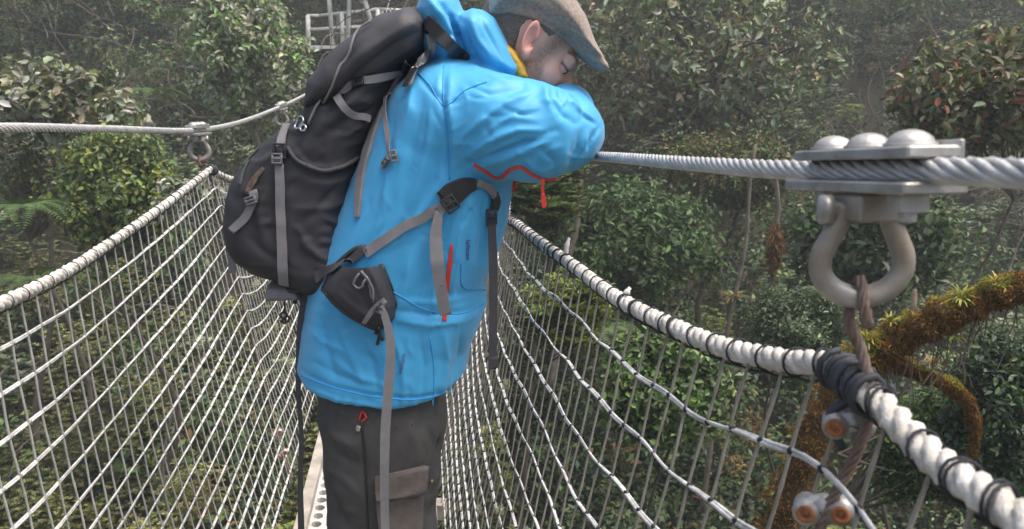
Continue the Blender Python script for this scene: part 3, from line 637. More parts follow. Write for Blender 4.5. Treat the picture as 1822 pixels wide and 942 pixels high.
def rope_net(side, H, label, topp, tf, cordmat, knotmat, knotcol):
    Ystart, Yend = -1.5, 24.0
    root = empty('rope_net', deckp(side, 1), label, 'rope net', 'side nets of the bridge')
    a = [p for p in topp if -1.5 < p.y < 8]; b = [p for p in topp if p.y >= 7.99]
    mb = MB(); twisted(mb, a, 0.0060, 3, 0.062, 0.0066, 8); mb.tube(b[::6], 0.0115, 6)
    bord = mb.build('border_rope', M['rope'], root)
    # cord positions
    ys = []; y = Ystart
    while y < Yend:
        ys.append(y); y += (0.058 if y < 8 else 0.14)*(1+0.08*math.sin(y*37)) 
    rs = np.random.default_rng(5 if side < 0 else 6)
    # lashing: a black line wound round the border rope, one turn per cord
    mb = MB(); sp = 0.034; L = 0; ph = 0; pts = []
    fr = frames([Vector(p) for p in topp if -0.6 < p.y < 6]); 
    for i in range(len(fr)):
        if i: ph += 2*math.pi*(fr[i][0]-fr[i-1][0]).length/(0.052)*(1+0.35*math.sin(i*0.02))
        # sharp steps: the line crosses the rope quickly, then runs along below
        p, t, A, B = fr[i]
    step = []
    s = 0; nexts = 0; prev = None
    for i in range(1, len(fr)):
        s += (fr[i][0]-fr[i-1][0]).length
        if s > nexts:
            p, t, A, B = fr[i]; tilt = rs.uniform(0.1, 0.5); R = 0.0128*rs.uniform(0.98, 1.05)
            loops = 1 if rs.random() < 0.75 else 2
            for l in range(loops):
                ring = []
                for k in range(15):
                    th = 2*math.pi*k/14; q = A*math.cos(th)+B*math.sin(th)
                    ring.append(p+q*R+t*(0.006*l+0.004*math.sin(th+i)+tilt*0.012*math.cos(th)))
                mb.tube(ring, 0.0009 if side < 0 else 0.0013, 5, caps=False)
            nexts = s+rs.uniform(0.035, 0.058)
            if prev is not None:
                lo = Vector((0, 0, -0.0145)); mid = prev.lerp(p, .5)+lo*1.15
                mb.tube(catmull([prev+lo, mid, p+lo], 0.01), 0.0013, 5)
            prev = p
    mb.build('lashing', M['lash'], bord)
    # rows
    NROW = NROWS[side]
    for r in range(1, NROW+1):
        t = r/(NROW+0.6); yy = []
        Ys = sorted(set(list(np.round(np.arange(Ystart, 8, 0.022), 4))+list(np.round(np.arange(8, Yend, 0.2), 3))))
        pts = [netpt(side, Y, t+WV[side]*(0.003*math.sin(Y*7+r*1.3)+0.0018*math.sin(Y*31+r*5)), H) for Y in Ys]
        mb = MB(); near = [p for p in pts if p.y < 5.5]; farp = [p for p in pts if p.y >= 5.4]
        twisted(mb, near, 0.0015, 2, 0.022, 0.0022, 5); mb.tube(farp, 0.003, 4)
        for y in ys:
            if -0.2 < y < 5.5:
                p = netpt(side, y, t+WV[side]*(0.003*math.sin(y*7+r*1.3)+0.0018*math.sin(y*31+r*5)), H); q = netpt(side, y+0.02, t, H)-netpt(side, y, t, H); q.normalize()
                mb.tube([p-q*0.004, p-q*0.0015, p+q*0.002, p+q*0.0045], [0.0028, 0.0037, 0.0037, 0.0028], 6, m=1)
        mb.build('net_row_rope', None, root, mats=[M['netrope'], knotmat])
    # cords
    keep = [y for y in ys if (0.3 < y < 8)]
    keep = keep[:96]; other = [y for y in ys if y not in keep]
    def cord(mb, y, fine):
        lean = 0.008*math.sin(y*13)
        pts = []
        for k in range(0, 29 if fine else 7):
            t = k/(28 if fine else 6); Y = y+lean*math.sin(t*6+y*5)*0.5+0.002*math.sin(t*14*math.pi/2+y)
            p = netpt(side, Y, t, H); p.x += 0.0012*math.sin(t*40+y*50); pts.append(p)
        if fine:
            cc_ = catmull(pts, 0.012); mb.tube(cc_, [(0.0021 if side < 0 else 0.0018)+0.0002*math.sin(i*1.9+y) for i in range(len(cc_))], 6)
        else: mb.tube(pts, 0.0024, 4)
    for y in keep:
        mb = MB(); cord(mb, y, True); mb.build('net_cord', cordmat, root)
    mb = MB()
    for y in other: cord(mb, y, False)
    tag(mb.build('distant_net_cord', cordmat, root), kind='stuff')
    return root
netL = rope_net(-1, HL, 'white and grey rope net along the left side of the bridge', topLp, tLf, M['netcordL'], M['netcordL'], None)
netR = rope_net(1, HR, 'rope net with black ties along the right side of the bridge', topRp, tRf, M['netcord'], M['lash'], None)
# clamps, shackles and hanger wires
def hanger(side, Y, cable_f, top_f, lab_c, lab_s, lab_w, detail=True, shx=None):
    c = cable_f(Y); t = (cable_f(Y+0.05)-cable_f(Y-0.05)).normalized(); x = t.cross(Vector((0, 0, 1))).normalized(); z = x.cross(t)
    g = 'cable clamps above the nets'
    root = empty('cable_clamp', c, lab_c, 'clamp', g)
    L = 0.17
    mb = MB()
    mb.box(c+z*0.0120, t, x, z, L, 0.040, 0.0085, bev=0.0015)
    mb.box(c-z*0.0122+t*0.004, t, x, z, L+0.012, 0.046, 0.0085, bev=0.0015)
    mb.box(c+z*0.0135+x*0.0185, t, x, z, L, 0.004, 0.0135, bev=0.001)
    mb.build('plate', M['galv'], root, smooth=False)
    for k, s in enumerate((-0.055, 0, 0.055)):
        mb = MB(); mb.dome(c+t*s+z*0.016, z, 0.0165, 0.0120, 20, 6); mb.tube([c+t*s+z*0.0155, c+t*s+z*0.0185], 0.0178, 20); mb.build('bolt_head', M['galv'], root)
        if k != 1:
            mb = MB(); mb.tube([c+t*s-z*0.0175, c+t*s-z*0.029], 0.014, 6); mb.tube([c+t*s-z*0.029, c+t*s-z*0.036], 0.0065, 8); mb.build('nut', M['galv'], root, smooth=False)
    mb = MB(); mb.box(c-z*0.028, t, x, z, 0.048, 0.036, 0.021, bev=0.002); mb.build('lug', M['shackle'], root, smooth=False)
    # bow shackle: plane square to the cable
    sx = x*1.0+t*(-0.25*(1 if side > 0 else -1)); sx.normalize()
    top = c-z*0.030; sh = empty('bow_shackle', top, lab_s, 'shackle', 'bow shackles under the clamps')
    prof = [(-0.019, 0.006), (-0.0205, -0.008), (-0.028, -0.026), (-0.0345, -0.042), (-0.034, -0.056), (-0.026, -0.069), (-0.012, -0.077), (0, -0.079), (0.012, -0.077), (0.026, -0.069), (0.034, -0.056), (0.0345, -0.042), (0.028, -0.026), (0.0205, -0.008), (0.019, 0.006)]
    zz = Vector((0, 0, 1)); pts = catmull([top+sx*a+zz*b for a, b in [(a_*0.88, b_*0.87) for a_, b_ in prof]], 0.004)
    n = len(pts); mb = MB(); mb.tube(pts, [0.0078+0.0012*math.sin(math.pi*i/(n-1)) for i in range(n)], 14); mb.build('bow', M['shackle'], sh)
    mb = MB(); mb.tube([top+sx*-0.027, top+sx*0.028], 0.0062, 12); mb.tube([top+sx*0.024, top+sx*0.031], 0.0125, 6); mb.tube([top-sx*0.025, top-sx*0.034], 0.0115, 12); mb.build('pin', M['galv'], sh)
    bot = top+zz*-0.079*0.87
    # hanger wire down to the deck edge through the border rope
    T = top_f(Y); D = deckp(side, Y)
    out = -side*0.0
    wr = empty('hanger_wire', bot, lab_w, 'wire', 'hanger wires of the nets')
    loop = catmull([bot+Vector((0.004, -0.013, -0.02)), bot+Vector((0, -0.011, -0.004)), bot+Vector((0, 0, 0.0135)), bot+Vector((0, 0.011, -0.004)), bot+Vector((-0.004, 0.004, -0.022)), bot.lerp(T, .5), T+Vector((0.004*side, -0.014, 0.0)), T.lerp(D, .1)+Vector((0.008*side, -0.004, 0)), T.lerp(D, .5)+Vector((0.01*side, 0, 0)), D], 0.006)
    mb = MB(); twisted(mb, loop, 0.0030, 5, 0.05, 0.0022, 5); mb.build('wire', M['rust'], wr)
    # wire clips
    dn = (D-T).normalized(); yv = Vector((0, 1, 0)); f = Vector((-c.x, -Y, 0)).normalized() # outwards face towards the walkway
    sidev = dn.cross(f).normalized()
    Lw = (D-T).length
    for q, nb in (((0.034, 1), (0.112, 2)) if side > 0 else ((Lw-0.20, 2), (Lw-0.12, 2))):
        cc = T+dn*q+Vector((0.008*side, 0, 0)); cp = MB()
        cp.tube([cc-f*0.007, cc+f*0.008], 0.011, 14)
        cp.box(cc, sidev, dn, f, 0.034, 0.018, 0.016, bev=0.005)
        for s in ((-1, 1) if nb == 2 else (1,)): cp.tube([cc+sidev*0.0125*s-f*0.010+dn*0.005*s, cc+sidev*0.0125*s+f*0.010+dn*0.005*s], 0.0105, 14)
        clip = cp.build('wire_clip', M['galv'], wr)
        for s in ((-1, 1) if nb == 2 else (1,)):
            b = cc+sidev*0.0125*s+dn*0.005*s; r_ = MB()
            ring = [b+f*0.0103+sidev*0.0056*math.cos(a)+dn*0.0056*math.sin(a) for a in np.linspace(0, 2*math.pi, 17)]
            r_.tube(ring, 0.0022, 6, caps=False); r_.dome(b+f*0.008, f, 0.0044, 0.003, 6, 2); r_.build('rusty_bolt', M['rustring'], clip)
    # rubber wrapping where the wire meets the border rope
    fr = frames([top_f(Y+dy) for dy in np.linspace(-0.035, 0.035, 9)]); pts = []
    for i in range(1, 8):
        p, tt, A, B = fr[i]
        for k in range(10): th = 2*math.pi*k/10; pts.append(p.lerp(fr[i+1][0], k/10)+(A*math.cos(th)+B*math.sin(th))*(0.0145+0.0015*math.sin(i*2.0)))
    mb = MB(); mb.tube(pts, 0.0032, 6); 
    mb.tube(catmull([T+Vector((0, 0, -0.012)), T+dn*0.03+sidev*0.012, T+dn*0.055-sidev*0.006], 0.008), [0.004]*len(catmull([T+Vector((0, 0, -0.012)), T+dn*0.03+sidev*0.012, T+dn*0.055-sidev*0.006], 0.008)), 6)
    mb.build('rubber_wrapping', M['rubber'], wr)
hanger(1, 0.640, cRf, tRf, 'large blurred cable clamp with three domed bolts at the right', 'biggest bow shackle, nearest the viewer at the right', 'rusty hanger wire with clips below the biggest shackle')
hanger(-1, hL.y, cLf, tLf, 'clamp on the left cable left of the backpack', 'bow shackle above the kink of the left rope', 'hanger wire at the kink of the left net')
hanger(-1, h2L.y, cLf, tLf, 'middle clamp on the left cable between the nearest one and the backpack', 'small shackle touching the top of the pack strap', 'short visible hanger wire beside the grey pack strap')
hanger(-1, h3L.y, cLf, tLf, 'farthest visible clamp where the left cable meets the backpack', 'farthest visible shackle at the edge of the backpack', 'farthest visible hanger wire at the edge of the backpack')
hanger(1, 3.0, cRf, tRf, 'clamp on the right cable hidden behind the sleeve', 'shackle hidden behind the blue sleeve', 'hanger wire at the upper end of the right net')
# frayed ends of line sticking up from the right border rope and tufts of lichen caught in the net
def fray(p, h, label):
    mb = MB(); mb.tube(catmull([p, p+Vector((0.002, 0, h*0.6)), p+Vector((0.007, 0.003, h))], h/6), [0.004, 0.005, 0.0055, 0.005, 0.0055, 0.0045, 0.003, 0.003][:len(catmull([p, p+Vector((0.002, 0, h*0.6)), p+Vector((0.007, 0.003, h))], h/6))], 7)
    tag(mb.build('rope_end', M['rope']), label, 'rope end', 'loose rope ends on the right rope')
fray(tRf(1.60)+Vector((0, 0, 0.008)), 0.035, 'upright frayed rope end on the upper right rope')
fray(tRf(1.22)+Vector((0.004, 0, 0.004)), 0.016, 'short frayed rope end lower down the right rope')
def tuft(p, r, label):
    n = 260; d = unit(n); C = np.array(p[:])+d*r*rng.random((n, 1))**0.7*np.array([1, 1, 1.3])
    o = leafobj('lichen_tuft', [leaves(C, unit(n), unit(n), np.full(n, r*0.5), np.full(n, r*0.07), pick([(0.40, 0.42, 0.28), (0.30, 0.32, 0.2)], n))], M['leafmatt'])
    tag(o, label, 'lichen', 'pale lichen tufts caught in the nets')
for (y, t, r, lb) in ((1.95, 0.30, 0.012, 'pale lichen tuft high in the right net'), (1.75, 0.50, 0.013, 'pale lichen tuft in the middle of the right net'), (2.0, 0.62, 0.011, 'small pale lichen tuft close to the jacket hem'), (1.6, 0.78, 0.016, 'large pale lichen tuft low in the right net beside the leg')):
    tuft(netpt(1, y, t, HR), r, lb)
for (y, t, r, lb) in ((2.3, 0.33, 0.016, 'round pale lichen tuft in the middle of the left net'), (2.55, 0.20, 0.011, 'small lichen tuft high in the left net near its kink'), (3.2, 0.35, 0.016, 'lichen tuft in the left net just below the backpack'), (3.4, 0.55, 0.015, 'lichen tuft in the left net beside the hanging strap')):
    tuft(netpt(-1, y, t, HL), r, lb)
# ------------------------------------------------------------------ far landing platform
def platform():
    Y0 = 26.0; root = empty('landing_platform', P(640, 84, Y0), 'white steel landing platform with railings at the far end of the bridge', 'platform')
    def q(px, py, dy=0): return P(px, py, Y0+dy)
    def bars(name, L, r):
        for a, b in L:
            mb = MB(); mb.tube([a, b], r, 8); mb.build(name, M['wsteel'], root)
    bars('post', [(q(548, 28), q(549, 84)), (q(608, 22), q(610, 78)), (q(672, 16), q(673, 74)), (q(678, 15, 0.1), q(679, 60, 0.1)), (q(735, 20), q(736, 78))], 0.07)
    bars('rail', [(q(546, 28), q(568, 28)), (q(568, 28), q(672, 16)), (q(672, 16), q(740, 20)), (q(548, 53), q(646, 47)), (q(646, 47), q(735, 47)), (q(628, 38, 1.5), q(700, 31, 1.5))], 0.042)
    bars('leg', [(q(581, -60), q(592, 80)), (q(655, -60), q(642, 5, .3)), (q(612, -60, 2), q(598, 80, 2)), (q(625, -60), q(618, 78)), (q(640, -30), q(663, 48)), (q(640, -30, 2), q(690, 78, 2))], 0.07)
    bars('crossbar', [(q(560, -30), q(700, -30)), (q(581, -60), q(655, -60))], 0.06)
    mb = MB(); mb.box(q(645, 86, 1.0)-Vector((0, 0, 0.02)), (1, 0, 0), (0, 1, 0), (0, 0, 1), 3.5, 2.4, 0.10); mb.build('floor', M['wsteel'], root, smooth=False)
    mb = MB(); mb.box(q(645, 150, 1.0), (1, 0, 0), (0, 1, 0), (0, 0, 1), 2.6, 0.3, 2.3)
    mb = MB()
    for px in (560, 730):
        a = q(px, 86, 1.8); mb.tube([a, Vector((a.x, a.y, gz(a.x, a.y)-0.5))], 0.09, 8)
    mb.build('support', M['wsteel'], root)
    # shallow tan roof underside above it
    C = q(650, -22, 1.2); V = []; F = []
    n = 20
    for r_, z_ in ((0.35, 0.45), (1.35, 0.0), (1.3, -0.08)):
        pass
    rings = [(0.05, 0.62), (0.9, 0.5), (1.62, 0.08), (1.64, -0.02), (1.45, -0.12), (0.05, -0.16)]
    for r_, z_ in rings:
        for k in range(n): V.append((C.x+r_*math.cos(2*math.pi*k/n), C.y+r_*math.sin(2*math.pi*k/n), C.z+z_))
    for i in range(len(rings)-1):
        for k in range(n): F.append((i*n+k, (i+1)*n+k, (i+1)*n+(k+1) % n, i*n+(k+1) % n))
    mb = MB(); mb.add(V, F); mb.build('roof', mat('tan_roof', (0.40, 0.33, 0.27), 0.8, 4, 0.25), root)
platform()
# ------------------------------------------------------------------ implicit modelling
def axis(segs):
    out = []
    for a, b, h in segs: out.append(np.arange(a, b-h*0.5, h))
    out.append([segs[-1][1]]); return np.concatenate(out)
def surface_nets(ax, ay, az, phi):
    ins = phi < 0
    c = np.zeros([s-1 for s in phi.shape], dtype=np.int8)
    for i in (0, 1):
        for j in (0, 1):
            for k in (0, 1): c += ins[i:i+c.shape[0], j:j+c.shape[1], k:k+c.shape[2]]
    I, J, K = np.nonzero((c > 0) & (c < 8)); n = len(I)
    idx = np.full(c.shape, -1, dtype=np.int64); idx[I, J, K] = np.arange(n)
    acc = np.zeros((n, 3)); cnt = np.zeros(n)
    A = (ax, ay, az)
    for d in range(3):
        o1, o2 = [q for q in range(3) if q != d]
        for u in (0, 1):
            for v in (0, 1):
                ofs = [0, 0, 0]; ofs[o1] = u; ofs[o2] = v; of2 = list(ofs); of2[d] = 1
                a = phi[I+ofs[0], J+ofs[1], K+ofs[2]]; b = phi[I+of2[0], J+of2[1], K+of2[2]]
                s = (a < 0) != (b < 0); t = np.where(s, a/np.where(a == b, 1, a-b), 0)
                p = [None]*3; base = (I, J, K)
                for q in range(3):
                    x0 = A[q][base[q]+ofs[q]]
                    p[q] = x0+(t*(A[q][base[q]+of2[q]]-x0) if q == d else 0)
                acc += np.where(s[:, None], np.stack(p, 1), 0); cnt += s
    V = acc/np.maximum(cnt, 1)[:, None]; Fs = []
    for d in range(3):
        o1, o2 = (d+1) % 3, (d+2) % 3
        sl0 = [slice(1, -1)]*3; sl1 = [slice(1, -1)]*3; sl0[d] = slice(0, -1); sl1[d] = slice(1, None)
        a = ins[tuple(sl0)]; b = ins[tuple(sl1)]; X = np.stack(np.nonzero(a != b), 1)
        if not len(X): continue
        flip = a[tuple(X.T)]
        e = X.copy(); e[:, o1] += 1; e[:, o2] += 1        # grid point index of the edge start
        q = []
        for (u, v) in ((-1, -1), (0, -1), (0, 0), (-1, 0)):
            cidx = e.copy(); cidx[:, o1] += u; cidx[:, o2] += v; q.append(idx[cidx[:, 0], cidx[:, 1], cidx[:, 2]])
        q = np.stack(q, 1); q[~flip] = q[~flip][:, ::-1]; Fs.append(q)
    F = np.concatenate(Fs); F = F[(F >= 0).all(1)]
    return V, F
def smin(a, b, k):
    h = np.clip(0.5+0.5*(b-a)/k, 0, 1); return b*(1-h)+a*h-k*h*(1-h)
def smax(a, b, k): return -smin(-a, -b, k)
class Field:
    def __init__(s, ax, ay, az):
        s.ax, s.ay, s.az = ax, ay, az
        s.X, s.Y, s.Z = np.meshgrid(ax.astype(np.float32), ay.astype(np.float32), az.astype(np.float32), indexing='ij', sparse=True)
        s.phi = None
    def join(s, d, k=0.01): s.phi = d if s.phi is None else (smin(s.phi, d, k) if k > 0 else np.minimum(s.phi, d)); return s
    def cut(s, d, k=0.005): s.phi = smax(s.phi, -d, k); return s
    def ell(s, c, r, Rm=None):
        x, y, z = s.X-c[0], s.Y-c[1], s.Z-c[2]
        if Rm is not None:   # Rm rows: local axes
            x, y, z = x*Rm[0][0]+y*Rm[0][1]+z*Rm[0][2], x*Rm[1][0]+y*Rm[1][1]+z*Rm[1][2], x*Rm[2][0]+y*Rm[2][1]+z*Rm[2][2]
        q = np.sqrt((x/r[0])**2+(y/r[1])**2+(z/r[2])**2); g = np.sqrt((x/r[0]**2)**2+(y/r[1]**2)**2+(z/r[2]**2)**2)
        return q*(q-1)/(g+1e-6)
    def cap(s, a, b, ra, rb):
        a = np.array(a[:], float); b = np.array(b[:], float); ab = b-a
        x, y, z = s.X-a[0], s.Y-a[1], s.Z-a[2]
        t = np.clip((x*ab[0]+y*ab[1]+z*ab[2])/(ab@ab), 0, 1)
        return np.sqrt((x-t*ab[0])**2+(y-t*ab[1])**2+(z-t*ab[2])**2)-(ra+(rb-ra)*t)
    def chain(s, pts, rr, k=0.02):
        d = None
        for i in range(len(pts)-1):
            e = s.cap(pts[i], pts[i+1], rr[i], rr[i+1]); d = e if d is None else smin(d, e, k)
        return d
    def poly2(s, pts):
        """signed distance (x, z plane) to a closed outline, on the 2D grid"""
        P2 = np.array([(p[0], p[2]) for p in pts]); x = s.X[:, 0, :]+0*s.Z[:, 0, :]; z = s.Z[:, 0, :]+0*s.X[:, 0, :]
        d = np.full(x.shape, 1e9); inside = np.zeros(x.shape, bool); n = len(P2)
        for i in range(n):
            a = P2[i]; b = P2[(i+1) % n]; e = b-a; wx, wz = x-a[0], z-a[1]
            t = np.clip((wx*e[0]+wz*e[1])/(e@e+1e-12), 0, 1); d = np.minimum(d, (wx-e[0]*t)**2+(wz-e[1]*t)**2)
            c = ((a[1] > z) != (b[1] > z)) & (x < (b[0]-a[0])*(z-a[1])/((b[1]-a[1]) if b[1] != a[1] else 1e-9)+a[0])
            inside ^= c
        d = np.sqrt(d); return np.where(inside, -d, d)
    def puff(s, pts, yc, R, b, power=2.0):
        """solid with this side outline, rounded with radius R in the plane and b in depth"""
        d2 = s.poly2(pts)[:, None, :]
        yy = s.Y-yc
        q = np.maximum(d2+R, 0)/R; v = np.abs(yy)/b
        m = (q**power+v**power)**(1/power)
        return ((m-1)*min(R, b)).astype(np.float32)
def normals(V, F):
    n = np.cross(V[F[:, 2]]-V[F[:, 0]], V[F[:, 3]]-V[F[:, 1]]); out = np.zeros_like(V)
    for k in range(4): np.add.at(out, F[:, k], n)
    return out/(np.linalg.norm(out, axis=1)[:, None]+1e-12)
def relax(V, F, it=2, f=0.5):
    E = np.concatenate([F[:, [0, 1]], F[:, [1, 2]], F[:, [2, 3]], F[:, [3, 0]]]); n = len(V)
    for _ in range(it):
        acc = np.zeros_like(V); cnt = np.zeros(n)
        np.add.at(acc, E[:, 0], V[E[:, 1]]); np.add.at(acc, E[:, 1], V[E[:, 0]]); np.add.at(cnt, E[:, 0], 1); np.add.at(cnt, E[:, 1], 1)
        V = V*(1-f)+f*acc/np.maximum(cnt, 1)[:, None]
    return V
def pxof(V):                            # where the points sit in side view
    d = V-np.array([0, 0, CZ]); fw = np.array([0, math.cos(PITCH), -math.sin(PITCH)]); upv = np.array([0, math.sin(PITCH), math.cos(PITCH)])
    zc = d@fw; return 911+FPX*d[:, 0]/zc, 471-FPX*(d@upv)/zc
def folds(V, F, strokes, side=-1):
    """press or raise soft folds along lines of the side facing the walkway's rear viewer: (points, amplitude mm, width px)"""
    N = normals(V, F); px, py = pxof(V); wgt = np.clip(-N[:, 1]*1.6+0.35, 0, 1); disp = np.zeros(len(V))
    for pts, amp, wd in strokes:
        p = np.array(pts, float); n = len(p); best = np.full(len(V), 1e9); tt = np.zeros(len(V)); Ls = np.r_[0, np.cumsum(np.hypot(*(p[1:]-p[:-1]).T))]
        sgn = np.zeros(len(V))
        for i in range(n-1):
            e = p[i+1]-p[i]; wx, wy = px-p[i][0], py-p[i][1]; t = np.clip((wx*e[0]+wy*e[1])/(e@e), 0, 1)
            d = np.hypot(wx-e[0]*t, wy-e[1]*t); m = d < best; best = np.where(m, d, best); tt = np.where(m, (Ls[i]+t*(Ls[i+1]-Ls[i]))/Ls[-1], tt)
        fade = np.clip(np.sin(np.pi*np.clip(tt, 0.02, 0.98)), 0, 1)**0.6
        g = np.exp(-(best/(wd*0.75))**1.1); g2 = np.exp(-(best/(wd*2.2))**2)
        disp += amp*0.0016*fade*(g*1.2-g2*0.5)
    return V+N*(disp*wgt)[:, None]
def bvh(V, F): return BVHTree.FromPolygons([tuple(v) for v in V], F.tolist())
def hit(trees, px, py, Yfall):
    o = Vector((0, 0, CZ)); d = ray(px, py).normalized(); best = None
    for t in trees:
        h = t.ray_cast(o, d)
        if h[0] is not None and (best is None or h[3] < best[1]): best = (h[0], h[3], h[1])
    if best is None: return P(px, py, Yfall), Vector((0, -1, 0.1)).normalized()
    nn = best[2]; nn = nn if nn.dot(d) < 0 else -nn
    return best[0], nn
def ribbon(pts, width, trees, off=0.003, thick=0.0016, step=7, Yf=1.5, depth=None, twist=0):
    """band of webbing laid on the surface (or hanging free when depth is given); width in picture units -> metres"""
    q = [Vector((p[0], p[1], 0)) for p in pts]; L = catmull(q, step); n = len(L)
    ws = width if hasattr(width, '__len__') else [width, width]
    C = []; N = []
    for i, p in enumerate(L):
        if depth is not None:
            dd = np.interp(i/(n-1), np.linspace(0, 1, len(depth)), depth); C.append(P(p.x, p.y, dd)); N.append(Vector((math.sin(twist*i/(n-1)), -math.cos(twist*i/(n-1)), 0)))
        else:
            c, nn = hit(trees, p.x, p.y, Yf); C.append(c); N.append(nn)
    for _ in range(3 if depth is None else 0):
        N = [(N[max(i-1, 0)]+N[i]*2+N[min(i+1, n-1)]).normalized() for i in range(n)]
        dist = [(c-Vector((0, 0, CZ))).length for c in C]
        ds = [min(dist[i], (dist[max(i-1, 0)]+dist[i]+dist[min(i+1, n-1)])/3) for i in range(n)]
        C = [Vector((0, 0, CZ))+(c-Vector((0, 0, CZ)))*(b/a) for c, a, b in zip(C, dist, ds)]
    V = []; Fa = []
    for i in range(n):
        t = (C[min(i+1, n-1)]-C[max(i-1, 0)]).normalized(); nn = N[i]; nn = (nn-t*nn.dot(t)).normalized(); s = t.cross(nn)
        wd = np.interp(i/(n-1), np.linspace(0, 1, len(ws)), ws)*C[i].y/FPX*0.5
        c = C[i]+nn*off
        Q = [tuple(c+s*(a*wd)+nn*(b*thick)) for a, b in ((-1, 0), (1, 0), (1, -1), (-1, -1))]
        for j in range(4): V += [Q[j], Q[(j+1) % 4]]
        if i:
            k = 8*i
            for j in range(0, 8, 2): Fa.append((k-8+j, k-8+j+1, k+j+1, k+j))
    Fa.append((6, 4, 2, 0)); k = 8*(n-1); Fa.append((k, k+2, k+4, k+6))
    mb = MB(); mb.add(V, Fa); return mb
def cordline(pts, r, trees, off=0.003, Yf=1.5, step=6, depth=None):
    L = catmull([Vector((p[0], p[1], 0)) for p in pts], step); C = []
    for i, p in enumerate(L):
        if depth is not None: C.append(P(p.x, p.y, np.interp(i/(len(L)-1), np.linspace(0, 1, len(depth)), depth)))
        else:
            c, nn = hit(trees, p.x, p.y, Yf); C.append(c+nn*off)
    mb = MB(); mb.tube(C, r, 7); return mb
def local(px, py, trees, Yf=1.5, ang=0.0, off=0.0):
    """place, right, up and outward directions on the surface seen at this point, turned by ang (degrees, clockwise)"""
    c, nn = hit(trees, px, py, Yf); up = Vector((0, 0, 1)); up = (up-nn*up.dot(nn)).normalized(); rt = up.cross(nn)
    a = math.radians(ang); r2 = rt*math.cos(a)-up*math.sin(a); u2 = rt*math.sin(a)+up*math.cos(a)
    if r2.x < 0 and abs(ang) < 60: r2 = -r2
    return c+nn*off, r2, u2, nn
# ------------------------------------------------------------------ the man
YN, YF_ = YM-0.14, YM+0.16                       # his near and far shoulders
person = empty('person', W(690, 1330), 'man in a bright blue shell jacket and flat cap leaning forward on the right cable', 'person')
